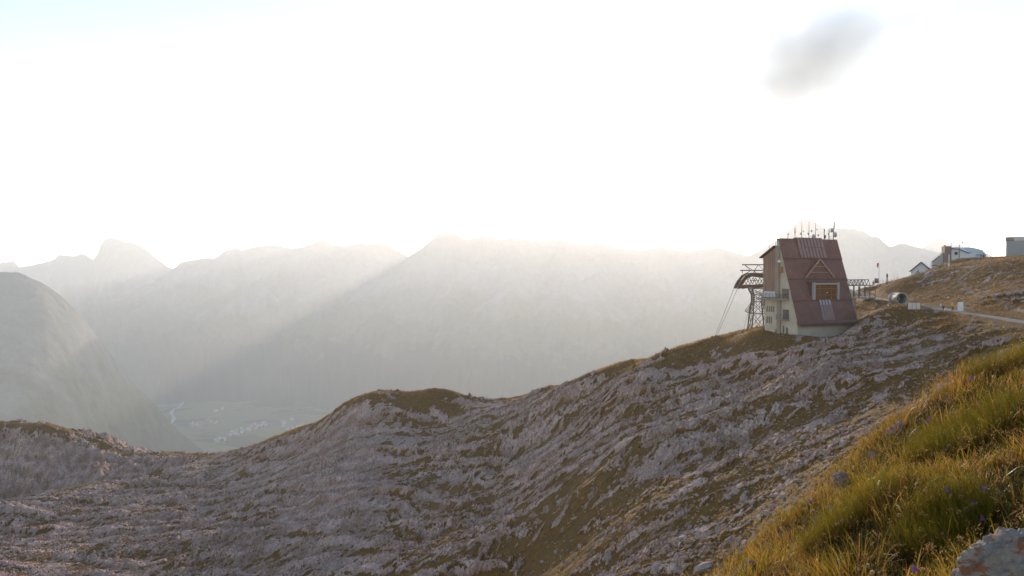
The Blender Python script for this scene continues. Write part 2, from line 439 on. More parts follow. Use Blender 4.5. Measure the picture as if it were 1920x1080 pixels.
rk = m.mix(m.ramp(mid, [(0.4, 0.0), (0.66, 0.75)]), rk, (0.30, 0.19, 0.13))
rk = m.mix(m.ramp(cel, [(0.46, 0.0), (0.75, 0.7)]), rk, (0.58, 0.385, 0.33))
rk = m.mix(m.ramp(cel, [(0.28, 0.75), (0.50, 0.0)]), rk, (0.24, 0.12, 0.074))
rk = m.mix(m.ramp(big, [(0.42, 0.0), (0.62, 0.35)]), rk, (0.30, 0.225, 0.185))
rk = m.mix(m.math('MULTIPLY', m.math('SUBTRACT', 1.0, crack), m.math('SUBTRACT', 1.0, m.math('MULTIPLY', m.attr('slab'), 0.35)), True), rk, (0.14, 0.075, 0.032))
tn = m.noise(c, 0.7, 6, 0.7); tn2 = m.noise(c, 5.0, 3, 0.7)
tf = m.ramp(tn, [(0.3, (0.070, 0.027, 0.002)), (0.5, (0.135, 0.054, 0.004)), (0.7, (0.22, 0.092, 0.010))])
tf = m.mix(m.math('MULTIPLY', tn2, 0.6), tf, (0.10, 0.050, 0.005))
edge = m.math('ADD', gr, m.math('MULTIPLY', m.math('SUBTRACT', m.noise(c, 3.2, 5, 0.75), 0.5), 1.1))
gm = m.ramp(edge, [(0.25, 0.0), (0.42, 1.0)])
cc = m.mix(gm, rk, tf)
cc = m.mix(m.math('MULTIPLY', tr, 0.7), cc, (0.26, 0.17, 0.125))
h = m.math('ADD', m.math('MULTIPLY', fine, 0.5), m.math('MULTIPLY', crack, 0.4))
m.bsdf(cc, 0.92, 0, m.bump(h, 0.55, 0.25), 0.12)
MAT_HILL = m.m
me = mesh_np("hillside", np.stack([XX, YY, ZZ], -1).reshape(-1, 3), grid_faces(*XX.shape), smooth=False)
attr(me, "grass", GRASS); attr(me, "trail", TRAIL)
attr(me, "tone", TONE); attr(me, "slab", ground.slab)
me.materials.append(MAT_HILL)
hill = tag(link("hillside", me), "rocky limestone hillside with brown turf, falling from the station towards the left", "hillside", kind="structure")

def zat(x, y):
    z, g, d, t = ground(np.array([[x]], float), np.array([[y]], float)); return float(z[0, 0])

# ---------------------------------------------------------------- gravel path
V = []; F = []
wpath = 1.45
for i, p in enumerate(path_line):
    a = path_line[max(i - 1, 0)]; b = path_line[min(i + 1, len(path_line) - 1)]
    d = (b - a); n = Vector((-d.y, d.x, 0)).normalized()
    w = wpath * (1 + 0.12 * math.sin(i * 0.7) + 0.08 * math.sin(i * 1.9))
    for k, zz in ((-1, -0.10), (-0.8, 0.04), (0, 0.07), (0.8, 0.04), (1, -0.10)):
        q = p + n * (k * w); V.append((q.x, q.y, p.z + zz))
F = grid_faces(len(path_line), 5)
m = N("path_gravel"); c = m.coords(); f = m.noise(c, 3.0, 6, 0.7); g2 = m.noise(c, 0.25, 4)
cc = m.mix(m.math('MULTIPLY', g2, 0.5), m.ramp(f, [(0.3, (0.15, 0.115, 0.10)), (0.7, (0.30, 0.24, 0.22))]), (0.24, 0.19, 0.16))
m.bsdf(cc, 0.95, 0, m.bump(f, 0.4, 0.03), 0.1)
me = mesh_np("path", np.array(V), F); me.materials.append(m.m)
tag(link("path", me), "pale gravel path crossing the slope right of the station", "path", kind="structure")

# ---------------------------------------------------------------- valley floor
FLOOR = -930.0
RIVER = [(345, 715, 0), (352, 735, 0), (338, 764, 0), (326, 770, 0), (322, 778, 0), (326, 786, 0), (321, 796, 0), (300, 806, 0), (288, 816, 0), (270, 835, 0)]
def floor_at(px, py, lift=0.0):
    v = at(px, py, 1.0); return v * ((FLOOR + lift) / v.z)
gx = np.concatenate([np.linspace(-19000, -6000, 14)[:-1], np.linspace(-6000, 5000, 111)[:-1], np.linspace(5000, 19000, 15)])
gy = np.concatenate([np.linspace(-1400, 1500, 8)[:-1], np.linspace(1500, 9000, 90)[:-1], np.linspace(9000, 20500, 12)])
GX, GY = np.meshgrid(gx, gy)
GZ = FLOOR + 0 * GX + np.maximum(fbm(GX / 900, GY / 900, 4, 200) * 9, -6) - 2
me = mesh_np("valley_floor", np.stack([GX, GY, GZ], -1).reshape(-1, 3), grid_faces(*GX.shape))
m = N("valley_meadows"); c = m.coords()
v1 = m.n("ShaderNodeTexVoronoi", i_Scale=0.006); m.l(c, v1.inputs["Vector"])
f = m.noise(c, 0.004, 6, 0.6); fo = m.noise(c, 0.0022, 5, 0.6)
cc = m.mix(m.math('MULTIPLY', v1.outputs["Color"], 0.5), m.ramp(f, [(0.3, (0.05, 0.08, 0.025)), (0.6, (0.10, 0.13, 0.045))]), (0.17, 0.17, 0.08))
cc = m.mix(m.ramp(fo, [(0.52, 0.0), (0.56, 1.0)]), cc, (0.018, 0.030, 0.016))
m.bsdf(cc, 0.95, 0, None, 0.1)
me.materials.append(m.m)
tag(link("valley_floor", me), "green valley floor with meadows and woods far below", "valley", kind="structure")

def ribbon(name, pts, widths, mat, lift, label, cat):
    V = []; n = len(pts)
    for i, p in enumerate(pts):
        d = pts[min(i + 1, n - 1)] - pts[max(i - 1, 0)]; nn = Vector((-d.y, d.x, 0)).normalized()
        for k in (-1, 1):
            q = p + nn * (k * widths[i]); V.append((q.x, q.y, FLOOR + lift))
    me = mesh_np(name, np.array(V), grid_faces(n, 2)); me.materials.append(mat)
    return tag(link(name, me), label, cat, kind="structure")
m = N("water"); c = m.coords()
m.bsdf((0.20, 0.24, 0.24), 0.4, 0, m.bump(m.noise(c, 0.08, 3), 0.25, 0.6), 0.7); MAT_WATER = m.m
m = N("pond_water"); c = m.coords()
m.bsdf((0.25, 0.3, 0.32), 0.10, 0, m.bump(m.noise(c, 0.1, 3), 0.1, 0.4), 1.0); MAT_POND = m.m
rl = catmull([floor_at(p[0], p[1]) for p in RIVER], 6)
ribbon("river", rl, [6 + 6 * abs(math.sin(i * 0.35)) for i in range(len(rl))], MAT_WATER, 9.0, "pale winding river on the valley floor", "river")
for k, (ps, ws, lab) in enumerate([
        ([(336, 783), (341, 782), (347, 780)], [4, 22, 3], "small bright pond beside the river bend"),
        ([(327, 812), (331, 811), (335, 811)], [12, 20, 8], "small bright pond above the village edge"),
        ([(332, 826), (334, 825.5), (336, 825)], [16, 22, 16], "square bright pond near the mouth of the valley"),
        ([(338, 825), (342, 826), (348, 825.5)], [8, 24, 6], "wedge shaped bright pond, lowest on the valley floor")]):
    ribbon("pond", catmull([floor_at(*p) for p in ps], 5), list(np.interp(np.linspace(0, 2, 11), [0, 1, 2], ws)), MAT_POND, 9.5 + 0.5 * k, lab, "pond")
MAT_ROAD = simple("road_asphalt", (0.16, 0.155, 0.15), 0.9)
ribbon("road", catmull([floor_at(*p) for p in [(318, 800), (350, 797), (385, 806), (420, 800), (470, 790), (520, 782), (600, 770)]], 6), [7] * 37, MAT_ROAD, 12.0, "thin pale road crossing the valley floor", "road")

# ---------------------------------------------------------------- mountains
def mountain_mat(name, rock, wood, line, seed):
    m = N(name); c = m.coords()
    f = m.noise(c, 0.0035, 8, 0.65); g = m.noise(c, 0.02, 5, 0.7)
    rk = m.ramp(m.math('ADD', m.math('MULTIPLY', f, 0.6), m.math('MULTIPLY', g, 0.4)), [(0.3, tuple(x * 0.55 for x in rock)), (0.55, rock), (0.75, tuple(x * 1.5 for x in rock))])
    tf = m.ramp(g, [(0.35, (0.05, 0.06, 0.025)), (0.65, (0.11, 0.11, 0.05))])
    sep = m.n("ShaderNodeSeparateXYZ"); m.l(c, sep.inputs[0])
    hz = m.math('ADD', sep.outputs[2], m.math('MULTIPLY', m.math('SUBTRACT', f, 0.5), 900.0))
    k = m.n("ShaderNodeMapRange", i_1=line - 150.0, i_2=line + 150.0); m.l(hz, k.inputs[0])
    cc = m.mix(k.outputs[0], tf, rk)
    k2 = m.n("ShaderNodeMapRange", i_1=line - 330.0, i_2=line - 270.0); m.l(m.math('ADD', sep.outputs[2], m.math('MULTIPLY', m.math('SUBTRACT', m.noise(c, 0.006, 6, 0.7), 0.5), 700.0)), k2.inputs[0])
    cc = m.mix(k2.outputs[0], wood, cc)
    m.bsdf(cc, 0.95, 0, m.bump(g, 0.6, 12.0), 0.1); return m.m
MAT_MTN = mountain_mat("mountain_rock", (0.20, 0.19, 0.18), (0.022, 0.034, 0.02), -250, 0)
MAT_NEAR_MTN = mountain_mat("near_mountain_rock", (0.17, 0.165, 0.15), (0.028, 0.04, 0.022), -420, 3)

def mountain(name, ridge, slope, back, label, mat, nt=260, nd=90, amp=170, seed=0, jag=14, ext=(60, 60)):
    px = np.array([r[0] for r in ridge], float)
    W = [at(*r) for r in ridge]
    dd = np.array([w.y for w in W]); zz = np.array([w.z for w in W])
    x0, x1 = px[0] - ext[0], px[-1] + ext[1]
    cols = np.linspace(x0, x1, nt)
    D = np.interp(cols, px, dd); Z = np.interp(cols, px, zz)
    def sm(a, k): return np.convolve(np.pad(a, k, mode='reflect', reflect_type='odd'), np.hanning(2 * k + 3)[1:-1] / np.hanning(2 * k + 3).sum(), mode='valid')
    D = sm(D, 22); Z = sm(Z, 8) if seed == 6 else Z
    Z = Z - 2.2 * np.maximum(px[0] - cols, 0) - 2.2 * np.maximum(cols - px[-1], 0)
    front = (Z.max() - FLOOR + 60) / slope; backd = (Z.max() - FLOOR + 60) / back
    q = np.concatenate([-np.geomspace(front, 4, nd), np.geomspace(4, backd, nd // 3)])
    DD = D[None, :] + q[:, None]; t = (cols - 960) / FPX
    X = t[None, :] * DD; Y = DD
    s = np.abs(q)[:, None] * np.ones_like(X); f = (q < 0)[:, None]
    drop = np.where(f, slope * s, back * s)
    drop = drop * (0.82 + 0.3 * sstep(0, 500, s)) 
    w = sstep(0, 700, s)
    rel = (ridged(X / 1500, Y / 2600, 5, 400 + seed) - 0.62) * amp * 2.6 * w + (ridged(X / 520, Y / 560, 4, 420 + seed) - 0.62) * amp * 0.9 * sstep(0, 300, s)
    rel = rel + fbm(X / 85, Y / 110, 5, 440 + seed, 0.6) * jag * 2.0
    H = Z[None, :] - drop + rel
    H = np.maximum(H, FLOOR - 25)
    me = mesh_np(name, np.stack([X, Y, H], -1).reshape(-1, 3), grid_faces(*X.shape)); me.materials.append(mat)
    return tag(link(name, me), label, "mountain", kind="structure")

K = 1000.0
mountain("mountain", [(-200, 485, 9.03*K), (-60, 498, 9.03*K), (0, 494, 9.03*K), (25, 488, 9.03*K), (36, 501, 8.94*K), (60, 498, 8.77*K), (98, 488, 8.60*K), (113, 478, 8.60*K), (125, 479, 8.60*K), (140, 480, 8.60*K), (155, 476, 8.60*K),
    (175, 486, 8.51*K), (183, 477, 8.43*K), (188, 461, 8.43*K), (196, 450, 8.43*K), (198, 444, 8.43*K), (202, 449, 8.43*K), (211, 444, 8.43*K), (234, 453, 8.34*K), (251, 454, 8.34*K), (264, 462, 8.34*K), (281, 472, 8.26*K), (298, 488, 8.17*K), (324, 506, 8.00*K), (380, 540, 7.74*K)],
    0.5, 0.7, "far pale mountain with a blocky square summit at the left", MAT_MTN, seed=1, jag=10)
mountain("mountain", [(250, 545, 6.94*K), (290, 525, 7.12*K), (324, 504, 7.30*K), (341, 492, 7.48*K), (381, 483, 7.57*K), (400, 486, 7.57*K), (426, 469, 7.57*K), (441, 464, 7.57*K), (456, 470, 7.57*K), (488, 460, 7.57*K), (528, 461, 7.57*K), (549, 466, 7.48*K), (584, 458, 7.48*K),
    (605, 449, 7.48*K), (626, 460, 7.48*K), (647, 461, 7.39*K), (677, 456, 7.39*K), (724, 459, 7.30*K), (750, 471, 7.30*K), (768, 481, 7.30*K), (820, 510, 7.21*K)],
    0.5, 0.7, "long jagged mountain ridge above the village, left of centre", MAT_MTN, nt=340, seed=2, jag=12)
mountain("mountain", [(700, 528, 6.60*K), (740, 502, 6.69*K), (768, 480, 6.79*K), (795, 462, 6.79*K), (818, 442, 6.79*K), (835, 436, 6.79*K), (852, 438, 6.79*K), (872, 447, 6.79*K), (885, 447, 6.79*K), (905, 442, 6.84*K), (940, 449, 6.89*K), (970, 445, 6.89*K), (1010, 454, 6.98*K), (1045, 448, 6.98*K), (1095, 459, 6.98*K), (1125, 456, 6.98*K), (1150, 463, 6.98*K),
    (1200, 469, 7.08*K), (1235, 463, 7.08*K), (1290, 472, 7.08*K), (1345, 463, 7.08*K), (1380, 474, 7.08*K), (1410, 480, 7.18*K), (1460, 500, 7.37*K), (1520, 520, 7.57*K)],
    0.46, 0.7, "broad hazy mountain below the sun in the centre", MAT_MTN, nt=380, seed=3, jag=8)
mountain("mountain", [(1330, 515, 6.36*K), (1380, 492, 6.51*K), (1410, 478, 6.66*K), (1440, 462, 6.66*K), (1470, 440, 6.66*K), (1495, 415, 6.66*K), (1515, 410, 6.66*K), (1532, 418, 6.66*K), (1545, 428, 6.66*K), (1570, 428, 6.66*K), (1600, 427, 6.66*K), (1620, 434, 6.66*K), (1634, 443, 6.66*K), (1641, 442, 6.66*K), (1652, 449, 6.66*K),
    (1666, 461, 6.66*K), (1672, 463, 6.66*K), (1685, 457, 6.66*K), (1700, 456, 6.66*K), (1716, 462, 6.66*K), (1732, 466, 6.59*K), (1790, 485, 6.51*K), (1850, 500, 6.51*K), (2000, 515, 6.51*K)],
    0.5, 0.7, "tall twin topped mountain behind the cable car station", MAT_MTN, nt=340, seed=4, jag=9)
mountain("mountain", [(1690, 490, 8.28*K), (1726, 466, 8.28*K), (1740, 457, 8.28*K), (1752, 448, 8.28*K), (1763, 444, 8.28*K), (1776, 449, 8.28*K), (1790, 458, 8.28*K), (1806, 460, 8.28*K), (1822, 463, 8.28*K), (1860, 480, 8.28*K), (1960, 495, 8.28*K)],
    0.5, 0.7, "small pointed far mountain behind the white house with the mast", MAT_MTN, nt=180, seed=5, jag=9)
mountain("mountain", [(-420, 470, 3.00*K), (-200, 488, 3.10*K), (-60, 506, 3.20*K), (0, 509, 3.20*K), (30, 510, 3.20*K), (60, 519, 3.22*K), (90, 535, 3.25*K), (120, 560, 3.30*K), (145, 585, 3.35*K), (165, 610, 3.40*K), (195, 650, 3.50*K), (240, 708, 3.65*K), (290, 760, 3.80*K), (325, 800, 3.90*K)],
    0.62, 0.6, "dark rounded mountain shoulder at the left edge", MAT_NEAR_MTN, nt=300, seed=6, jag=7, amp=55)

# ---------------------------------------------------------------- haze
mb = MB(); mb.box(-19500, 19500, -1500, 21000, FLOOR - 27, 470)
m = N("haze_air"); pv = m.n("ShaderNodeVolumePrincipled")
pv.inputs["Color"].default_value = (0.96, 0.965, 0.97, 1); pv.inputs["Density"].default_value = HAZE_DENSITY
pv.inputs["Anisotropy"].default_value = HAZE_G
m.l(pv.outputs[0], m.out.inputs["Volume"])
tag(mb.build("haze", m.m), "pale sunlit haze filling the valley", "haze", kind="stuff")

# ---------------------------------------------------------------- the one cloud
cc_ = at(1508, 132, 10000.0)
mb = MB(); mb.box(-1, 1, -1, 1, -1, 1)
cl = mb.build("cloud", None); cl.location = cc_ ; cl.scale = (1900, 1170, 1150); cl.rotation_euler = (0, R(-17), 0)
m = N("cloud_vapour"); c = m.coords()
ln = m.n("ShaderNodeVectorMath", operation='LENGTH'); m.l(c, ln.inputs[0])
nz = m.noise(m.mapping(c, (1.3, 1, 0.9)), 1.7, 8, 0.62)
d1 = m.math('SUBTRACT', m.math('ADD', 0.98, m.math('MULTIPLY', m.math('SUBTRACT', nz, 0.5), 2.4)), m.math('MULTIPLY', ln.outputs["Value"], 1.0))
dn = m.math('MULTIPLY', m.math('MAXIMUM', d1, 0.0), 0.0029)
pv = m.n("ShaderNodeVolumePrincipled"); m.l(dn, pv.inputs["Density"]); pv.inputs["Color"].default_value = (0.86, 0.90, 0.97, 1)
pv.inputs["Anisotropy"].default_value = 0.3
m.l(pv.outputs[0], m.out.inputs["Volume"])
cl.data.materials.append(m.m)
tag(cl, "single small grey cloud in the bright sky above the station", "cloud", kind="stuff")

# ================================================================ THE STATION
MAT_CREAM = simple("cream_render", (0.47, 0.37, 0.28), 0.9, var=0.14, scale=0.5)
MAT_CONC = simple("brown_concrete", (0.28, 0.21, 0.165), 0.9, var=0.12, scale=0.6)
MAT_STEEL = simple("brown_steel", (0.10, 0.055, 0.04), 0.65, 0.2, var=0.25)
MAT_GALV = simple("galvanised_steel", (0.36, 0.31, 0.30), 0.5, 0.6, var=0.12)
MAT_TRIM = simple("dark_brown_trim", (0.10, 0.042, 0.028), 0.7, var=0.2)
MAT_WHITE = simple("white_paint", (0.70, 0.66, 0.63), 0.6, var=0.06)
MAT_DARK = simple("dark_opening", (0.035, 0.022, 0.018), 0.6)
MAT_RUST = simple("orange_brown_wood", (0.30, 0.14, 0.06), 0.8, var=0.2)
m = N("red_sheet_roof"); c = m.coords(); f = m.noise(c, 0.35, 6, 0.65); g = m.noise(m.mapping(c, (3, 3, 0.15)), 1.0, 4)
cc = m.ramp(m.math('ADD', m.math('MULTIPLY', f, 0.6), m.math('MULTIPLY', g, 0.4)), [(0.3, (0.105, 0.040, 0.028)), (0.55, (0.17, 0.068, 0.048)), (0.75, (0.25, 0.115, 0.085))])
m.bsdf(cc, 0.6, 0.0, m.bump(g, 0.1, 0.02), 0.3); MAT_ROOF = m.m
MAT_SHEET = simple("pale_metal_sheet", (0.25, 0.145, 0.13), 0.5, 0.25, var=0.15, scale=0.9)
m = N("wood_cladding"); c = m.coords(); w = m.n("ShaderNodeTexWave", bands_direction='Y', i_Scale=1.05, i_Distortion=0.0); m.l(c, w.inputs["Vector"])
f = m.noise(m.mapping(c, (1, 4, 0.3)), 1.0, 5)
cc = m.mix(m.ramp(w.outputs["Fac"], [(0.0, 1.0), (0.12, 0.0)]), m.ramp(f, [(0.3, (0.22, 0.115, 0.075)), (0.7, (0.36, 0.21, 0.15))]), (0.10, 0.05, 0.03))
m.bsdf(cc, 0.8, 0, m.bump(w.outputs["Fac"], 0.3, 0.03), 0.2); MAT_CLAD = m.m
m = N("window_glass"); m.bsdf((0.03, 0.022, 0.016), 0.06, 0, None, 0.8); MAT_GLASS = m.m
m = N("warm_window_glass"); m.bsdf((0.15, 0.055, 0.014), 0.2, 0, None, 0.5); MAT_GLASS_WARM = m.m

st = empty("cable_car_station", SITE, ALPHA)
tag(st, "tall red roofed cable car station with cream gable wall and roof antennas", "station")
WD, RUN, W0, W1 = 17.4, 6.0, 2.5, 21.0           # width, roof run, eave and ridge height
def rv(w): return (w - W0) / (W1 - W0) * RUN      # depth of the roof plane at height w
# body
mb = MB(); prof = [(0.25, -6), (0.25, W0 - 0.1), (RUN + 0.05, W1 - 0.35), (RUN + 0.65, W1 - 0.35), (RUN + 0.65, 19.2), (10.3, 17.1), (10.3, -6)]
mb.prism([(0, v, w) for v, w in prof][::-1], (WD, 0, 0)); body = mb.build("wall", MAT_CREAM, st)
# roof in four overlapping courses of standing seam sheet
roof = MB().box(-0.05, WD + 0.05, RUN - 0.02, RUN + 0.7, W1 - 0.33, W1 + 0.02).build("roof", MAT_ROOF, st)
lv = [W0, 7.25, 11.95, 16.5, W1]
nrm = Vector((0, -(W1 - W0), RUN)).normalized()   # outward normal of the roof plane (points to -v and up)
for i in range(4):
    a, b = lv[i], lv[i + 1]; mb = MB()
    lo, hi = 0.16, 0.03
    A = Vector((0, rv(a), a)); B = Vector((0, rv(b + 0.1), b + 0.1))
    for x0, x1, t0, t1 in [(-0.18, WD + 0.18, lo, hi)]:
        p = [A, A + nrm * t0, B + nrm * t1, B]
        mb.prism([(x0, q.y, q.z) for q in p], (x1 - x0, 0, 0))
    x = 0.1
    while x < WD:
        q0 = A + nrm * (lo + 0.005); q1 = B + nrm * (hi + 0.005)
        mb.bar((x, q0.y, q0.z + 0.02), (x, q1.y, q1.z - 0.15), 0.05, 0.06, up=(1, 0, 0)); x += 0.62
    mb.build("roof_course", MAT_ROOF, roof)
    MB().bar((-0.2, A.y + nrm.y * 0.21, A.z + nrm.z * 0.21), (WD + 0.2, A.y + nrm.y * 0.21, A.z + nrm.z * 0.21), 0.09, 0.14).build("snow_rail", MAT_TRIM, roof)
# eave: two stepped boards with gutter
mb = MB(); mb.prism([(-0.22, -0.75, 2.15), (-0.22, -0.75, 2.45), (-0.22, 0.0, 2.95), (-0.22, 0.3, 2.95), (-0.22, 0.3, 2.15)][::-1], (WD + 0.9, 0, 0)); mb.build("eave", MAT_ROOF, st)
mb = MB(); mb.box(-0.24, WD + 0.7, -0.92, -0.752, 1.85, 2.3); mb.build("gutter", MAT_TRIM, st)
# pale sheet strip at the ridge: eight trays in two rows
strip = MB().box(4.9, 12.8, RUN - 0.1, RUN + 0.72, W1 + 0.03, W1 + 0.32).build("ridge_cap", MAT_TRIM, st)
for k in range(8):
    x0 = 4.9 + k * 7.9 / 8
    for (wa, wb) in ((16.75, 19.05), (19.1, 21.3)):
        A = Vector((0, rv(wa), wa)) + nrm * 0.20; B = Vector((0, rv(wb), wb)) + nrm * 0.16
        mb = MB(); mb.prism([(x0 + 0.06, q.y, q.z) for q in (A, A + nrm * 0.10, B + nrm * 0.10, B)], (7.9 / 8 - 0.14, 0, 0))
        mb.build("metal_tray", MAT_SHEET, strip)
        MB().bar((x0, A.y + nrm.y * .08, A.z + nrm.z * .08), (x0, B.y + nrm.y * .08, B.z + nrm.z * .08), 0.16, 0.26, up=(1, 0, 0)).build("tray_rib", MAT_ROOF, strip)
# pale strip below the big window, with four skylights
for k in range(4):
    x0 = 7.2 + k * 0.9
    A = Vector((0, rv(2.9), 2.9)) + nrm * 0.18; B = Vector((0, rv(6.2), 6.2)) + nrm * 0.15
    mb = MB(); mb.prism([(x0 + 0.04, q.y, q.z) for q in (A, A + nrm * 0.06, B + nrm * 0.06, B)], (0.82, 0, 0)); mb.build("metal_tray", MAT_SHEET, roof)
    A = Vector((0, rv(6.25), 6.25)) + nrm * 0.2; B = Vector((0, rv(7.35), 7.35)) + nrm * 0.19
    mb = MB(); mb.prism([(x0 + 0.12, q.y, q.z) for q in (A, A + nrm * 0.09, B + nrm * 0.09, B)], (0.6, 0, 0)); mb.build("skylight", MAT_GALV, roof)
# steep gable dormer
dm = MB(); fv = rv(12.7) - 0.45; apex = 16.35; feet = 12.35
tri = [(4.9, fv + 0.25, feet), (13.3, fv + 0.25, feet), (9.1, fv + 0.25, apex - 0.25)]
dm.prism(tri, (0, 2.0, 0)); gd = dm.build("gable_dormer", MAT_ROOF, st)
for sx in (-1, 1):
    f0 = Vector((9.1 + sx * 4.3, 0, feet)); f1 = Vector((9.1, 0, apex)); 
    mb = MB(); th = Vector((sx * 0.16, 0, 0.16))
    mb.poly([Vector((f0.x, fv, f0.z)), Vector((f1.x, fv, f1.z)), Vector((f1.x, rv(apex) + .1, f1.z)), Vector((f0.x, rv(feet) + .1, f0.z)),
             Vector((f0.x, fv, f0.z)) + th, Vector((f1.x, fv, f1.z)) + th, Vector((f1.x, rv(apex) + .1, f1.z)) + th, Vector((f0.x, rv(feet) + .1, f0.z)) + th],
            [(0, 1, 2, 3), (7, 6, 5, 4), (0, 4, 5, 1), (1, 5, 6, 2), (2, 6, 7, 3), (3, 7, 4, 0)]); mb.build("dormer_roof", MAT_ROOF, gd)
    MB().bar((f0.x, fv - 0.05, f0.z), (f1.x, fv - 0.05, f1.z + 0.1), 0.09, 0.34, up=(0, 0, 1)).build("bargeboard", simple("bargeboard_paint", (0.33, 0.17, 0.13), 0.7) if sx < 0 else bpy.data.materials["bargeboard_paint"], gd)
for hw, hz in ((1.55, 14.75), (2.9, 13.45)):
    MB().box(9.1 - hw, 9.1 + hw, fv + 0.02, fv + 0.12, hz, hz + 0.16).build("cross_bar", bpy.data.materials["bargeboard_paint"], gd)
# big window bay
wv0 = rv(7.5) - 0.25; bay = MB()
bay.prism([(5.2, wv0 + 0.3, 7.45), (5.2, wv0 + 0.3, 11.3), (5.2, rv(11.3) + 0.2, 11.3), (5.2, rv(7.45) + 0.2, 7.45)], (8.3, 0, 0))
wb = bay.build("window_bay", MAT_TRIM, st)
MB().box(4.9, 13.8, wv0 - 0.55, rv(11.5) + 0.2, 11.32, 11.55).build("bay_roof", MAT_ROOF, wb)
fr = MB(); fr.box(5.5, 6.0, wv0 - 0.3, wv0 + 0.29, 7.5, 11.3).box(12.7, 13.2, wv0 - 0.3, wv0 + 0.29, 7.5, 11.3).box(6.0, 12.7, wv0 - 0.3, wv0 + 0.29, 10.8, 11.2)
fr.build("bay_frame", simple("grey_lilac_paint", (0.34, 0.29, 0.29), 0.6, var=0.08), wb)
for i in range(4):
    for j in range(3):
        x0 = 6.02 + i * 1.67; z0 = 7.52 + [0, 1.0, 2.4][j]; z1 = 7.52 + [0.96, 2.36, 3.26][j]
        MB().box(x0 + 0.04, x0 + 1.61, wv0 + 0.05, wv0 + 0.1, z0, z1).build("pane", MAT_GLASS_WARM, wb)
mb = MB()
for i in range(5): mb.box(6.0 + i * 1.67 - 0.045, 6.0 + i * 1.67 + 0.045, wv0 - 0.02, wv0 + 0.14, 7.5, 10.8)
for z in (8.5, 9.9): mb.box(6.0, 12.7, wv0 - 0.015, wv0 + 0.13, z - 0.04, z + 0.04)
mb.build("mullions", simple("mullion_wood", (0.26, 0.12, 0.06), 0.7), wb)
MB().lathe([(0.0, 0), (0.12, 0.02), (0.12, 0.2), (0, 0.22)], (9.7, wv0 - 0.1, 8.9), (0, 0, 1), 10).build("bay_glint", MAT_WHITE, wb)  # white knob standing in for the light spot reflected in the bay window
# low rear roof with overhang on both ends
mb = MB(); mb.prism([(-1.0, RUN + 0.66, 19.25), (-1.0, RUN + 0.66, 19.5), (-1.0, 11.1, 17.0), (-1.0, 11.1, 16.72)], (WD + 2.2, 0, 0)); mb.build("rear_roof", MAT_TRIM, st)
mb = MB(); mb.box(WD + 0.02, WD + 1.5, 2.6, 10.2, -6, 9.6); mb.build("side_annexe", MAT_CREAM, st)
mb = MB(); mb.box(WD + 0.02, WD + 0.8, RUN + 0.3, 10.2, 9.7, 18.2); mb.build("rear_wall", MAT_CREAM, st)
# gable end: cladding, piers, balconies, windows
mb = MB(); mb.prism([(-0.42, 6.62, 9.3), (-0.42, 6.62, 19.1), (-0.42, 10.42, 16.9), (-0.42, 10.42, 9.3)], (0.43, 0, 0)); mb.build("wood_cladding", MAT_CLAD, st)
MB().box(-0.5, 0.05, 5.55, 6.55, 7.4, 19.4).build("pier", MAT_CONC, st)
MB().box(-0.36, 0.05, 5.15, 6.2, -5, 7.3).build("pier", MAT_CONC, st)
MAT_MILK = simple("milky_glass", (0.55, 0.52, 0.50), 0.2)
for k in range(7): MB().box(-0.36, -0.30, 6.7 + k * 0.62, 6.7 + k * 0.62 + 0.54, 7.95, 9.25).build("glass_screen", MAT_MILK, st)
mb = MB(); mb.box(-0.40, -0.28, 10.36, 10.44, 7.8, 9.3); mb.box(-0.28, 0.02, 6.6, 10.4, 7.9, 9.28); mb.build("balcony_back_wall", MAT_DARK, st)
def railing(parent, u, v0, v1, z, h=1.0, ends=()):
    mb = MB(); mb.bar((u, v0, z + h), (u, v1, z + h), 0.07); mb.bar((u, v0, z + h * 0.55), (u, v1, z + h * 0.55), 0.04); mb.bar((u, v0, z + 0.2), (u, v1, z + 0.2), 0.04)
    n = max(2, int(abs(v1 - v0) / 1.1) + 1)
    for k in range(n): v = v0 + (v1 - v0) * k / (n - 1); mb.bar((u, v, z), (u, v, z + h), 0.05)
    for e in ends: mb.bar((u, e, z + h), (0, e, z + h), 0.07); mb.bar((u, e, z + h * 0.55), (0, e, z + h * 0.55), 0.04)
    return mb.build("railing", MAT_STEEL, parent)
bal = MB().box(-1.5, 0.02, 2.7, 10.9, 7.45, 7.75).build("balcony", MAT_CONC, st); railing(bal, -1.42, 2.75, 10.85, 7.75, 0.95, (2.75, 10.85))
bal = MB().box(-1.2, 0.02, 2.6, 5.6, 2.95, 3.2).build("balcony", MAT_CONC, st); railing(bal, -1.12, 2.65, 5.55, 3.2, 0.95, (2.65, 5.55))
def opening(v0, v1, z0, z1, name="window", mat=MAT_DARK):
    f = MB().box(-0.035, 0.03, v0 - 0.025, v1 + 0.025, z0 - 0.025, z1 + 0.025).build(name, MAT_TRIM, st)
    MB().box(-0.05, 0.0, v0, v1, z0, z1).build("pane", MAT_GLASS if mat is MAT_DARK else mat, f)
opening(2.9, 4.9, 7.8, 9.9, "recess_panel"); opening(2.9, 4.6, 3.25, 5.3, "recess_panel")  # dark glazed panels on the wall standing in for the shaded balcony recesses
for v in (9.5, 8.85, 8.15, 7.5): opening(v - 0.14, v + 0.14, 4.6, 5.9)
for v in (9.5, 8.85, 8.2): opening(v - 0.14, v + 0.14, 2.1, 3.5)
opening(4.2, 4.6, 0.2, 1.7); opening(3.1, 3.6, -0.4, 1.4, "door"); opening(6.5, 6.8, -0.2, 0.8)
MB().box(-0.9, -0.8, 3.0, 4.6, -0.9, 0.15).build("porch_panel", MAT_TRIM, st)
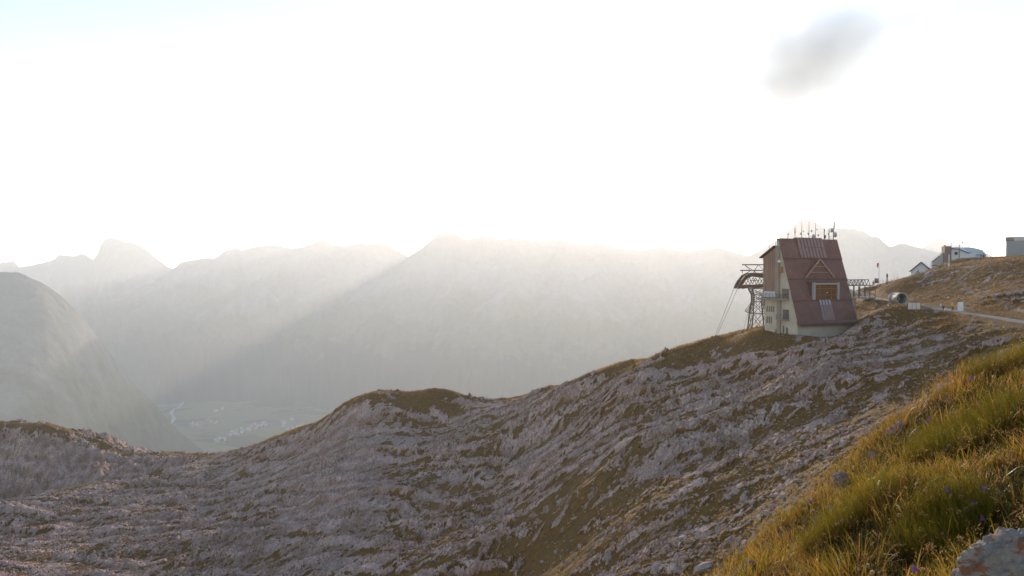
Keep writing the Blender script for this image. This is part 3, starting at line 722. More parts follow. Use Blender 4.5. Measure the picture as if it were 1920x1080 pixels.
mb = MB(); mb.lathe([(0, 0), (0.3, 0.02), (0.34, 0.25), (0.2, 0.5), (0, 0.52)], (-0.9, 5.0, 15.7), (0, 0, 1), 12); mb.bar((-0.9, 5.0, 15.9), (0, 5.0, 15.9), 0.08); mb.build("wall_lamp", MAT_WHITE, st)
MB().box(-0.8, 0.0, 4.6, 5.4, 13.4, 14.8).build("nest_box", MAT_RUST, st)
for u in (-0.1, WD + 0.6):
    mb = MB(); mb.bar((u, 6.9, 17.2), (u, 6.9, 20.6), 0.06); mb.bar((u, 8.9, 17.2), (u, 8.9, 19.8), 0.06); mb.bar((u, 6.85, 20.5), (u, 8.95, 19.7), 0.05); mb.build("roof_rail", MAT_STEEL, st)
# antennas on the ridge  (u, mast height, [dishes: (du, height, radius)], extra)
def mast(u, h, r, dishes=(), panel=None, box=None, v=RUN + 0.3, thick=None):
    b = W1 + 0.02 if not 4.8 < u < 12.9 else W1 + 0.32
    mb = MB(); mb.tube([(u, v, b - 0.03), (u, v, b + h * 0.6), (u, v, b + h)], [r, r * 0.8, r * 0.4], 7)
    if thick: mb.tube([(u, v, b + thick[0]), (u, v, b + thick[1])], thick[2], 7)
    a = mb.build("antenna_mast", MAT_STEEL, st)
    for du, z, rad in dishes:
        q = MB(); q.lathe([(0.0, -0.02), (rad * 0.6, 0.02 * rad), (rad, 0.25 * rad), (rad * 0.97, 0.3 * rad), (rad * 0.85, 0.45 * rad), (0, 0.5 * rad)], (u + du, v - 0.15, b + z), (0.15, -1, 0.0), 18)
        q.bar((u, v, b + z), (u + du, v - 0.1, b + z), 0.06); q.build("dish", MAT_GALV, a)
    if panel: MB().box(u - 0.14 + panel[2], u + 0.14 + panel[2], v - 0.2, v - 0.02, b + panel[0], b + panel[1]).build("panel_antenna", MAT_GALV, a)
    if box: MB().box(u - 0.02, u + 0.32, v - 0.22, v + 0.1, b + box[0], b + box[1]).build("equipment_box", MAT_STEEL, a)
mast(0.75, 3.7, 0.05, thick=(1.2, 2.2, 0.07)); mast(2.9, 4.1, 0.05, [(0.05, 1.0, 0.16)], thick=(3.0, 4.0, 0.075)); mast(5.0, 3.4, 0.055, thick=(1.0, 2.2, 0.1))
mast(7.0, 3.7, 0.06, [(-0.5, 0.9, 0.27), (0.35, 1.5, 0.16)]); mast(9.2, 4.0, 0.06, [(-0.45, 1.0, 0.26), (0.6, 1.6, 0.27), (1.05, 0.35, 0.58)])
mast(11.2, 3.8, 0.06, [(0.65, 0.7, 0.26), (0.25, 2.0, 0.2)]); mast(13.9, 4.4, 0.07, [(0.0, 2.2, 0.12)], box=(0.3, 1.1), thick=(0.2, 2.9, 0.09))
mast(15.4, 4.9, 0.09, [(0.55, 2.2, 0.55), (-0.4, 1.3, 0.27)]); mast(16.8, 4.9, 0.09, [(0.2, 1.2, 0.62)], panel=(2.6, 4.2, 0.1))
for z in (0.35, 0.8, 1.9, 3.2): MB().bar((15.4, RUN + .3, W1 + z), (16.8, RUN + .3, W1 + z), 0.05).build("mast_brace", MAT_STEEL, st)

# ---------------------------------------------------------------- cable car support tower
tb = at(1421, 612, 196); tb.z -= 1.4
tw = empty("cable_car_tower", tb); tag(tw, "brown lattice steel cable car tower with curved rope saddle beside the station", "tower")
def tz(py): return (YH - py) / FPX * 196 - tb.z
def tx(px): return (px - 1421) / FPX * 196
half = 1.9
lv = [(612, 1405, 1437), (588, 1408.5, 1433.5), (566, 1411, 1430), (553, 1411, 1431), (541, 1406, 1436)]
corner = []
for py, xa, xb in lv:
    z = tz(py) if py != 612 else 0.0; k = 0.55 if py in (566, 553) else 0.85
    corner.append([Vector((tx(xa), -half * k, z)), Vector((tx(xb), -half * k, z)), Vector((tx(xb), half * k, z)), Vector((tx(xa), half * k, z))])
for k in range(4):
    mb = MB()
    for a, b in zip(corner[:-1], corner[1:]): mb.bar(a[k], b[k], 0.26)
    mb.build("leg", MAT_STEEL, tw)
mb = MB()
for a, b in zip(corner[:-1], corner[1:]):
    for k in range(4):
        j = (k + 1) % 4; mb.bar(a[k], b[j], 0.11); mb.bar(a[j], b[k], 0.11); mb.bar(b[k], b[j], 0.13)
        mid = (a[k] + a[j]) / 2; mb.bar(mid, (b[k] + b[j]) / 2, 0.07)
mb.build("bracing", MAT_STEEL, tw)
for sy in (-1.55, 1.55):
    # saddle: curved box girder that the ropes run over
    sd = [(1378.5, 541), (1381, 534), (1386, 525), (1393, 516), (1402, 511.5), (1415, 511.5), (1437, 513), (1446, 514)]
    lo = [(1383, 541.5), (1386, 536), (1391, 528), (1398, 521), (1405, 518.5), (1416, 519), (1437, 522), (1446, 523)]
    mb = MB(); n = len(sd)
    p = [(tx(a), sy - 0.35, tz(b)) for a, b in sd] + [(tx(a), sy - 0.35, tz(b)) for a, b in lo] + [(tx(a), sy + 0.35, tz(b)) for a, b in sd] + [(tx(a), sy + 0.35, tz(b)) for a, b in lo]
    fs = []
    for i in range(n - 1):
        fs += [(i, i + 1, n + i + 1, n + i), (2 * n + i + 1, 2 * n + i, 3 * n + i, 3 * n + i + 1), (i + 1, i, 2 * n + i, 2 * n + i + 1), (n + i, n + i + 1, 3 * n + i + 1, 3 * n + i)]
    fs += [(0, n, 3 * n, 2 * n), (n - 1, 3 * n - 1, 4 * n - 1, 2 * n - 1)]
    mb.poly(p, fs); mb.build("rope_saddle", MAT_STEEL, tw)
    mb = MB(); lw = [(1387, 536), (1400, 534), (1415, 534.5), (1446, 532)]
    for (a, b), (c_, d_) in zip(lw[:-1], lw[1:]): mb.bar((tx(a), sy, tz(b + 2.5)), (tx(c_), sy, tz(d_ + 2.5)), 0.5, 0.8)
    zz = [(1389, 533, 1396, 520), (1396, 520, 1402, 533), (1402, 533, 1408, 520), (1408, 520, 1414, 533), (1414, 533, 1420, 521), (1420, 521, 1427, 533), (1427, 533, 1434, 523), (1434, 523, 1441, 532)]
    for a, b, c_, d_ in zz: mb.bar((tx(a), sy, tz(b)), (tx(c_), sy, tz(d_)), 0.12)
    mb.build("lower_girder", MAT_STEEL, tw)
for px, py in ((1381, 536), (1393, 517), (1405, 514), (1420, 515), (1437, 517), (1400, 536), (1420, 536), (1437, 535)): MB().bar((tx(px), -1.6, tz(py)), (tx(px), 1.6, tz(py)), 0.16).build("cross_member", MAT_STEEL, tw)
for py, x0, sy in ((496.3, 1393.5, 1.3), (507.0, 1384.5, -1.3)):
    MB().bar((tx(x0), sy, tz(py)), (tx(1452), sy, tz(py)), 0.24, 0.26).build("top_beam", MAT_STEEL, tw)
mb = MB()
for a, b, c_, d_ in ((1397, 496.3, 1408, 508), (1397, 496.3, 1418, 511), (1423, 496.3, 1413, 511), (1423, 496.3, 1437, 511), (1388, 507, 1393, 513), (1404, 507, 1400, 512), (1432, 507, 1428, 512), (1411, 507, 1416, 512)):
    mb.bar((tx(a), 0.9 if b < 500 else -1.2, tz(b)), (tx(c_), 0.4, tz(d_)), 0.11)
mb.build("top_struts", MAT_STEEL, tw)
mb = MB(); cage = [(1409, 568), (1404, 575), (1399, 581), (1398, 584), (1402, 586), (1409, 586)]
for sy in (-0.7, 0.7):
    for (a, b), (c_, d_) in zip(cage[:-1], cage[1:]): mb.bar((tx(a), sy, tz(b)), (tx(c_), sy, tz(d_)), 0.09)
    for py in (571, 574, 577, 580, 583): mb.bar((tx(1410), sy, tz(py)), (tx(1409 - (py - 568) * 0.75), sy, tz(py)), 0.06)
for a, b in cage: mb.bar((tx(a), -0.7, tz(b)), (tx(a), 0.7, tz(b)), 0.07)
mb.build("side_cage", MAT_STEEL, tw)
for k in range(7): MB().lathe([(0, -0.1), (0.16, -0.08), (0.16, 0.08), (0, 0.1)], (tx(1404 + k * 5), -1.2, tz(526)), (0, 1, 0), 10).build("roller", MAT_STEEL, tw)
# ropes: from the saddle end down into the valley
for k, (sy, dx, lab) in enumerate(((-1.55, 0.0, "thin steel rope running down from the saddle, nearer of the pair"), (1.55, 0.6, "thin steel rope running down from the saddle, farther of the pair"))):
    a = tb + Vector((tx(1379), sy, tz(541))); b = at(1338 + dx * 4, 638, 250) + Vector((0, sy, 0)); d = b - a
    ps = [a + d * t + Vector((0, 0, -6 * t * (2.2 - t) * 0.0)) for t in (0, 0.25, 0.5, 0.75, 1, 1.6, 3)]
    tag(MB().tube(ps, 0.045, 6).build("cable", MAT_STEEL), lab, "cable", "ropes of the cable car")
a = tb + Vector((tx(1416), 1.0, tz(541))); b = at(1396, 612, 203)
tag(MB().tube([a, (a + b) / 2, b + (b - a) * 0.4], 0.03, 6).build("cable", MAT_STEEL), "slack stay rope hanging close beside the tower leg", "cable")

# ---------------------------------------------------------------- truss footbridge and viewing platform
p0 = at(1578, 529, 192); p1 = at(1626, 529, 196)
br = empty("footbridge", Vector((p0.x, p0.y, 0))); tag(br, "brown steel truss footbridge leaving the right side of the station", "footbridge")
dirv = Vector((p1.x - p0.x, p1.y - p0.y, 0)); ln = dirv.length; br.rotation_euler = (0, 0, math.atan2(dirv.y, dirv.x))
zt = at(1600, 524.5, 194).z; zb = at(1600, 535.0, 194).z
for sy in (-0.9, 0.9):
    mb = MB(); mb.bar((0, sy, zt), (ln - 0.55, sy, zt), 0.14, 0.16); mb.build("top_chord", MAT_STEEL, br)
    mb = MB(); mb.bar((0, sy, zb), (ln + 0.9, sy, zb), 0.16, 0.22); mb.build("bottom_chord", MAT_STEEL, br)
    mb = MB(); npan = 7; w = (ln - 0.1) / npan
    for k in range(npan): x = k * w; mb.bar((x, sy, zb), (x + w / 2, sy, zt), 0.09); mb.bar((x + w / 2, sy, zt), (x + w, sy, zb), 0.09)
    mb.build("web_members", MAT_STEEL, br)
MB().box(0, ln + 0.9, -0.82, 0.82, zb - 0.02, zb + 0.1).build("deck", MAT_CONC, br)
pc = at(1616, 558, 193)
pf = empty("viewing_platform", pc); tag(pf, "small railed platform below the end of the footbridge", "platform")
MB().box(-2.6, 2.7, -1.6, 1.6, -0.15, 0.12).build("deck", MAT_CONC, pf)
for k, x in enumerate((-1.35, 0.15, 1.3, 2.55)):
    hgt = (zb - pc.z - 0.15) if k < 3 else (zb - pc.z - 0.1)
    for y in (-1.45, 1.45): MB().bar((x, y, 0.12), (x, y, hgt), 0.26 if k == 0 else 0.12).build("post", MAT_STEEL, pf)
for y in (-1.45, 1.45):
    mb = MB(); [mb.bar((-2.5, y, z), (2.6, y, z), 0.06) for z in (0.45, 0.8, 1.1)]; mb.build("railing", MAT_STEEL, pf)
mb = MB(); mb.box(-1.0, 0.6, -1.2, -0.6, 0.125, 0.35); mb.build("bench", MAT_WHITE, pf)
for x in (-2.2, 2.3): MB().box(x - 0.2, x + 0.2, -1.3, 1.3, -4, -0.152).build("footing", MAT_CONC, pf)

# ---------------------------------------------------------------- things along the path
def gnd(px, d, lift=0.0):
    x = (px - 960) / FPX * d; return Vector((x, d, zat(x, d) + lift))
# big pipe section, open end towards the right
pp = gnd(1684, 183); pe = empty("concrete_pipe", pp, R(-90)); tag(pe, "big grey pipe section lying open ended beside the path", "pipe")
mb = MB(); prof = [(1.22, -2.0), (1.34, -1.96), (1.38, -1.7), (1.32, -1.55), (1.32, 1.75), (1.40, 1.8), (1.40, 2.0), (1.16, 2.0), (1.14, 1.9), (1.14, -2.0), (1.22, -2.0)]
mb.lathe(prof, (0, 0, 1.33), (1, -0.0, 0), 28); MB().lathe([(0.0, -1.88), (1.13, -1.88), (1.13, -1.80), (0.0, -1.80)], (0, 0, 1.33), (1, 0, 0), 28).build("shade_disc", MAT_DARK, pe)  # dark disc added across the far end so the inside looks shaded
mb.build("barrel", simple("pipe_concrete", (0.33, 0.285, 0.27), 0.8, var=0.12), pe)
mb = MB()
for x in (-1.1, 1.0): mb.box(x - 0.12, x + 0.12, -0.9, -0.55, -0.1, 0.22); mb.box(x - 0.12, x + 0.12, 0.55, 0.9, -0.1, 0.22)
mb.build("chocks", MAT_RUST, pe)
# three-panel board
bp = gnd(1714.5, 166); bo = empty("information_board", bp); tag(bo, "pale three panel information board on the grass below the pipe", "board")
zb0 = at(1714, 580, 166).z - bp.z
MAT_BOARD = simple("pale_board", (0.62, 0.47, 0.40), 0.6, var=0.08)
for k in range(3):
    f = MB().box(-1.3 + k * 0.88, -1.3 + k * 0.88 + 0.82, -0.04, 0.04, zb0, zb0 + 1.35).build("panel", MAT_BOARD, bo)
    MB().box(-1.3 + k * 0.88 + 0.08, -1.3 + k * 0.88 + 0.74, -0.055, -0.042, zb0 + 0.08 + 0.4 * (k != 1), zb0 + 1.27).build("printed_sheet", simple("sheet_%s" % "abc"[k], [(0.66, 0.52, 0.44), (0.60, 0.48, 0.42), (0.68, 0.53, 0.45)][k], 0.5, var=0.1, scale=4), f)
for x in (-1.34, -0.45, 0.43, 1.31): MB().box(x - 0.035, x + 0.035, -0.05, 0.05, -0.5, zb0 + 1.42).build("post", MAT_TRIM, bo)
# white upright cabinet
wp = gnd(1801.5, 152); wo_ = empty("white_cabinet", wp); tag(wo_, "tall narrow white cabinet standing alone by the path", "cabinet")
zc1 = at(1801, 566.5, 152).z - wp.z; zc0 = at(1801, 584, 152).z - wp.z
hh = max(1.7, zc1 - max(zc0, 0))
b0 = max(0.0, zc1 - 1.85)
MB().box(-0.40, 0.40, -0.25, 0.25, b0, b0 + 1.85).build("body", MAT_WHITE, wo_)
MB().box(-0.35, 0.35, -0.265, -0.252, b0 + 0.08, b0 + 1.77).build("door", MAT_WHITE, wo_)
MB().box(-0.31, -0.27, -0.29, -0.266, b0 + 0.85, b0 + 1.0).build("handle", MAT_DARK, wo_)
MB().box(-0.36, 0.36, -0.2, 0.2, -0.4, b0 - 0.002).build("plinth", MAT_CONC, wo_)
# stone bench block
sb = gnd(1757, 156); 
def boulder_mesh(name, seed, sub=3, sx=1, sy=1, sz=1, rough=0.25, mat=None):
    bm = bmesh.new(); bmesh.ops.create_icosphere(bm, subdivisions=sub, radius=1.0)
    V = np.array([v.co[:] for v in bm.verts]); rr = np.random.default_rng(seed)
    for k in range(14):
        n = rr.normal(size=3); n /= np.linalg.norm(n); d = rr.uniform(0.55, 0.9)
        s = V @ n; V -= np.outer(np.maximum(s - d, 0), n)
    f = fbm(V[:, 0] * 2 + seed * 3.1, V[:, 1] * 2 + V[:, 2] * 1.7, 4, seed) * rough
    V *= (1 + f)[:, None]; V *= np.array([sx, sy, sz])
    for v, p in zip(bm.verts, V): v.co = p
    me = bpy.data.meshes.new(name); bm.to_mesh(me); bm.free()
    if mat: me.materials.append(mat)
    return me
m = N("grey_stone"); c = m.coords(); f = m.noise(c, 2.2, 7, 0.7); g = m.noise(c, 14, 4, 0.7)
cc = m.ramp(m.math('ADD', m.math('MULTIPLY', f, 0.6), m.math('MULTIPLY', g, 0.4)), [(0.3, (0.16, 0.10, 0.08)), (0.52, (0.32, 0.225, 0.185)), (0.7, (0.50, 0.37, 0.32))])
m.bsdf(cc, 0.93, 0, m.bump(f, 0.5, 0.08), 0.12); MAT_STONE = m.m
o = link("boulder", boulder_mesh("boulder", 5, 3, 1.0, 0.55, 0.5, 0.12, MAT_STONE)); o.location = sb + Vector((0, 0, 0.25)); tag(o, "flat topped grey stone block on the meadow beside two people", "stone")
# small white marker post, flagpole, sign, dark post
mp = gnd(1779, 222); e = empty("marker_post", mp); tag(e, "thin white marker post on the hill crest below the mast house", "post")
mb = MB(); mb.tube([(0, 0, -0.3), (0, 0, 3.4), (0, 0, 3.45)], [0.10, 0.09, 0.02], 8); mb.build("shaft", MAT_WHITE, e); MB().tube([(0, 0, 0), (0, 0, 0.9), (0, 0, 1.05)], [0.24, 0.2, 0.1], 8).build("base", MAT_WHITE, e)
fp = gnd(1648, 232); e = empty("flagpole", fp); tag(e, "thin flagpole with a small limp red and white flag", "flagpole")
ht = at(1648, 491, 232).z - fp.z
MB().tube([(0, 0, -0.3), (0, 0, ht * 0.5), (0, 0, ht)], [0.09, 0.07, 0.04], 8).build("pole", MAT_GALV, e)
for k, (cname, ccol) in enumerate((("flag_red", (0.55, 0.03, 0.03)), ("flag_white", (0.7, 0.66, 0.64)))):
    V = []; 
    for i in range(9):
        for j in range(4):
            V.append((-0.06 - j * 0.16 - 0.02 * i, 0.07 * math.sin(j * 2.1 + i * 0.9), ht - 0.35 - i * (0.13 if k == 0 else 0.05) - (1.05 if k else 0)))
    me = mesh_np("flag_cloth", np.array(V), grid_faces(9, 4)); me.materials.append(simple(cname, ccol, 0.9)); link("flag_cloth", me, e)
MB().tube([(0, 0, 0), (0, 0, 0.5)], 0.3, 10).build("foot", MAT_CONC, e)
sp = gnd(1643.5, 240); e = empty("sign_board", sp); tag(e, "dark square sign board on two posts left of the flagpole", "sign")
z0 = at(1643, 531, 240).z - sp.z
MB().box(-0.6, 0.55, -0.05, 0.05, z0, z0 + 1.45).build("panel", simple("dark_sign", (0.10, 0.075, 0.075), 0.6), e)
MB().box(-0.45, 0.4, -0.06, -0.052, z0 + 0.75, z0 + 1.3).build("printed_sheet", simple("sign_sheet", (0.20, 0.16, 0.17), 0.6), e)
for x in (-0.5, 0.45): MB().bar((x, 0.08, -0.4), (x, 0.08, z0 + 1.2), 0.08).build("post", MAT_STEEL, e)
dp_ = gnd(1663.3, 236); e = empty("dark_post", dp_); tag(e, "dark upright post on the crest right of the flagpole", "post")
h1 = at(1663, 513, 236).z - dp_.z
MB().box(-0.12, 0.12, -0.12, 0.12, -0.4, h1).build("shaft", MAT_TRIM, e); MB().box(-0.17, 0.17, -0.17, 0.17, h1 - 1.1, h1 - 0.2).build("head", MAT_DARK, e)
# fence behind the crest
for k, (x0, x1, d, lab) in enumerate(((1650, 1682, 246, "light wire fence with thin posts behind the flagpole"),)):
    a = gnd(x0, d); e = empty("fence", a); tag(e, lab, "fence")
    n = 7; tops = []
    for i in range(n):
        q = gnd(x0 + (x1 - x0) * i / (n - 1), d + 2 * i) - a
        MB().bar(q - Vector((0, 0, 0.3)), q + Vector((0, 0, 1.5)), 0.06).build("post", MAT_STEEL, e); tops.append(q)
    for z in (0.6, 1.0, 1.4): MB().tube([q + Vector((0, 0, z)) for q in tops], 0.02, 5).build("wire", MAT_GALV, e)

# ---------------------------------------------------------------- white houses on the crest
MAT_WROOF = simple("pale_sheet_roof", (0.50, 0.50, 0.53), 0.5, 0.1, var=0.06)
MAT_WWALL = simple("white_wall", (0.66, 0.62, 0.60), 0.85, var=0.05)
def gable_house(name, label, org, rz, w, l, he, hr, over=0.5, parts=None, cat="house"):
    e = empty(name, org, rz); tag(e, label, cat)
    mb = MB(); mb.prism([(-w / 2, 0, -4), (w / 2, 0, -4), (w / 2, 0, he), (0, 0, hr), (-w / 2, 0, he)], (0, l, 0)); mb.build("wall", MAT_WWALL, e)
    for s in (-1, 1):
        sl = (hr - he) / (w / 2); x1 = w / 2 + over
        a = Vector((0, -over, hr + 0.03)); b = Vector((s * x1, -over, hr + 0.03 - sl * x1)); t = Vector((0, 0, 0.16))
        mb = MB(); mb.prism([a, b, b + t, a + t] if s < 0 else [a, a + t, b + t, b], (0, l + 2 * over, 0)); mb.build("roof", MAT_WROOF, e)
        mb = MB(); mb.bar(a + Vector((0, -0.04, -0.06)), b + Vector((0, -0.04, -0.06)), 0.08, 0.34); mb.build("bargeboard", MAT_TRIM, e)
    return e
D1 = 262.0
h1 = at(1728, 516, D1); hb = at(1728, 528, D1).z
e = gable_house("white_house", "low white gabled house with brown eaves half hidden by the hill", Vector((at(1727, 516, D1).x, D1, hb)), R(-30), 5.9, 9.0, at(1727, 507, D1).z - hb, at(1727, 491.5, D1).z - hb)
hw0 = at(1727, 516, D1).z - hb
for k in range(4):
    x = -1.5 + k * 1.0
    f = MB().box(x - 0.22, x + 0.22, -0.05, 0.02, hw0 - 0.2, hw0 + 1.0).build("window", MAT_TRIM, e); MB().box(x - 0.16, x + 0.16, -0.07, -0.052, hw0 - 0.12, hw0 + 0.92).build("pane", MAT_GLASS, f)
z_ = at(1727, 500, D1).z - hb
MB().box(2.96, 4.6, 3.0, 6.0, -3, z_ + 0.3).build("side_wing", MAT_WWALL, e)
MB().box(2.9, 5.0, 2.7, 6.3, z_ + 0.302, z_ + 0.5).build("wing_roof", MAT_TRIM, e)
D2 = 285.0
hx = at(1790, 487, D2)
e = empty("white_house", Vector((hx.x, D2, at(1790, 500, D2).z)), R(-12)); tag(e, "long white house with brown tower wall and tall aerial mast on the hilltop", "house")
ox = hx.x; oz = at(1790, 500, D2).z
def lx(px): return (px - 1790) / FPX * D2
def lz(py): return at(1790, py, D2).z - oz
mb = MB(); mb.box(lx(1772), lx(1783.5), -0.6, 3.2, -4, lz(461.5)); mb.build("tower_wall", simple("brown_boarding", (0.22, 0.13, 0.095), 0.85, var=0.15), e)
MB().box(lx(1772.3), lx(1774.8), 0.2, 1.0, lz(461.5) + 0.002, lz(459.5)).build("chimney", MAT_TRIM, e)
mb = MB(); mb.prism([(lx(1783.6), 0, -4), (lx(1826), 0, -4), (lx(1826), 0, lz(475)), (lx(1812), 0, lz(475.5)), (lx(1795), 0, lz(467.5)), (lx(1783.6), 0, lz(466.5))], (0, 6, 0)); mb.build("wall", MAT_WWALL, e)
mb = MB(); mb.poly([(lx(1782.8), -0.5, lz(466.2)), (lx(1796), -0.5, lz(467.2)), (lx(1813.5), -0.5, lz(475.3)), (lx(1817), 5.5, lz(466)), (lx(1803), 6.2, lz(463.5)), (lx(1782.8), 6.2, lz(464.2)),
     (lx(1782.8), -0.5, lz(465)), (lx(1796), -0.5, lz(466)), (lx(1813.5), -0.5, lz(474.1)), (lx(1817), 5.5, lz(464.8)), (lx(1803), 6.2, lz(462.3)), (lx(1782.8), 6.2, lz(463.0))],
    [(0, 1, 2, 3, 4, 5)[::-1], (6, 7, 8, 9, 10, 11), (0, 1, 7, 6), (1, 2, 8, 7), (2, 3, 9, 8), (3, 4, 10, 9), (4, 5, 11, 10), (5, 0, 6, 11)]); mb.build("roof", MAT_WROOF, e)
mb = MB(); mb.bar((lx(1783), -0.58, lz(466)), (lx(1796), -0.58, lz(467)), 0.1, 0.3); mb.bar((lx(1796), -0.58, lz(467)), (lx(1813.5), -0.58, lz(475.2)), 0.1, 0.3); mb.bar((lx(1812), -0.55, lz(475)), (lx(1816), -0.55, lz(473.5)), 0.1, 0.25); mb.build("bargeboard", MAT_TRIM, e)
mb = MB(); mb.prism([(lx(1815), 4.9, lz(477.5)), (lx(1852), 4.9, lz(477.5)), (lx(1846), 4.9, lz(468.5)), (lx(1836), 4.9, lz(465.5)), (lx(1826), 4.9, lz(463.5)), (lx(1806), 4.9, lz(463.5))], (0, 5, 0)); mb.build("rear_roof", MAT_WROOF, e)
MB().box(lx(1820), lx(1851), 4.0, 9.0, -4, lz(477.6)).build("rear_wall", MAT_WWALL, e)
MB().box(lx(1818.5), lx(1852.8), 3.6, 4.3, lz(478.3), lz(477.3)).build("eave_board", MAT_TRIM, e)
for px in (1824, 1847): MB().box(lx(px - 0.8), lx(px + 0.8), 3.9, 3.99, lz(486), lz(480)).build("window", MAT_DARK, e)
mb = MB(); mb.lathe([(0, 0), (0.55, 0.01), (0.6, 0.05), (0.55, 0.09), (0, 0.09)], (lx(1792), -0.1, lz(475)), (0, -1, 0), 18); mb.build("round_emblem", MAT_TRIM, e)
mb = MB()
z0, z1 = lz(490), lz(435)
for sx, sy in ((-0.16, -0.16), (0.16, -0.16), (0, 0.18)): mb.bar((lx(1795.3) + sx, -1.4 + sy, z0), (lx(1795.3) + sx * 0.5, -1.4 + sy * .5, z1), 0.07)
n = 16
for k in range(n):
    za = z0 + (z1 - z0) * k / n; zc = z0 + (z1 - z0) * (k + 1) / n; mb.bar((lx(1795.3) - .15, -1.55, za), (lx(1795.3) + .12, -1.52, zc), 0.04)
mb.tube([(lx(1795.3), -1.4, z1), (lx(1795.3), -1.4, z1 + 0.9)], 0.04, 6); mb.build("aerial_mast", MAT_STEEL, e)
q = MB(); q.lathe([(0, 0), (0.28, 0.06), (0.3, 0.14), (0, 0.2)], (lx(1800.3), -1.4, lz(455.4)), (0.2, -1, 0), 14); q.bar((lx(1795.5), -1.4, lz(455.4)), (lx(1800), -1.4, lz(455.4)), 0.05); q.build("dish", MAT_STEEL, e)
MB().tube([(lx(1784.5), 0.4, lz(465)), (lx(1784.5), 0.4, lz(453))], 0.05, 6).build("rod_aerial", MAT_STEEL, e)
MB().tube([(lx(1851.5), 6, lz(477)), (lx(1851.5), 6, lz(460))], 0.05, 6).build("rod_aerial", MAT_GALV, e)
mb = MB(); mb.prism([(lx(1753), 1.0, -4), (lx(1771.8), 1.0, -4), (lx(1771.8), 1.0, lz(472)), (lx(1765), 1.0, lz(480)), (lx(1753), 1.0, lz(490.5))], (0, 2.5, 0)); mb.build("stair_wing", simple("grey_boarding", (0.40, 0.36, 0.34), 0.9), e)
mb = MB(); mb.bar((lx(1752.5), 0.95, lz(491)), (lx(1765), 0.95, lz(480.2)), 0.1, 0.3); mb.build("stair_eave", MAT_TRIM, e)
# grey box building on the right
D3 = 248.0
g0 = at(1885, 482, D3); e = empty("grey_box_building", Vector((g0.x, D3, at(1885, 490, D3).z)), R(-33)); tag(e, "plain grey box building with a pale parapet at the right edge", "building")
oz3 = at(1885, 490, D3).z; zt3 = at(1885, 452, D3).z - oz3; zp3 = at(1885, 444.5, D3).z - oz3
MB().box(0.15, 10, 0.1, 7, -4, zt3).build("wall", simple("grey_cladding", (0.30, 0.275, 0.27), 0.8, var=0.06, scale=0.4), e)
for k in range(14): MB().box(0.2 + k * 0.7, 0.2 + k * 0.7 + 0.62, 0.04, 0.099, -4, zt3 - 0.05).build("cladding_sheet", bpy.data.materials["grey_cladding"], e)
MB().box(0.0, 2.2, 0, 7.1, zt3 + 0.15, zp3).build("parapet", MAT_CONC, e)
MB().box(2.25, 7.6, -0.05, 7.1, zt3 + 0.05, zp3 + 0.05).build("parapet", simple("pale_parapet", (0.50, 0.44, 0.42), 0.7), e)
MB().box(7.65, 10.1, -0.02, 7.1, zt3 + 0.05, zp3 + 0.1).build("parapet", MAT_TRIM, e)
mb = MB()
for k in range(6): mb.box(0.1 + k * 0.38, 0.16 + k * 0.38, 0.05, 0.12, zt3, zt3 + 0.15)
mb.build("parapet_posts", MAT_STEEL, e)
q = MB(); q.lathe([(0, 0), (0.2, 0.04), (0.22, 0.1), (0, 0.15)], (2.75, 0.5, zp3 + 0.65), (0.1, -1, 0), 12); q.bar((2.75, 0.55, zp3), (2.75, 0.55, zp3 + 0.65), 0.05); q.build("dish", MAT_STEEL, e)

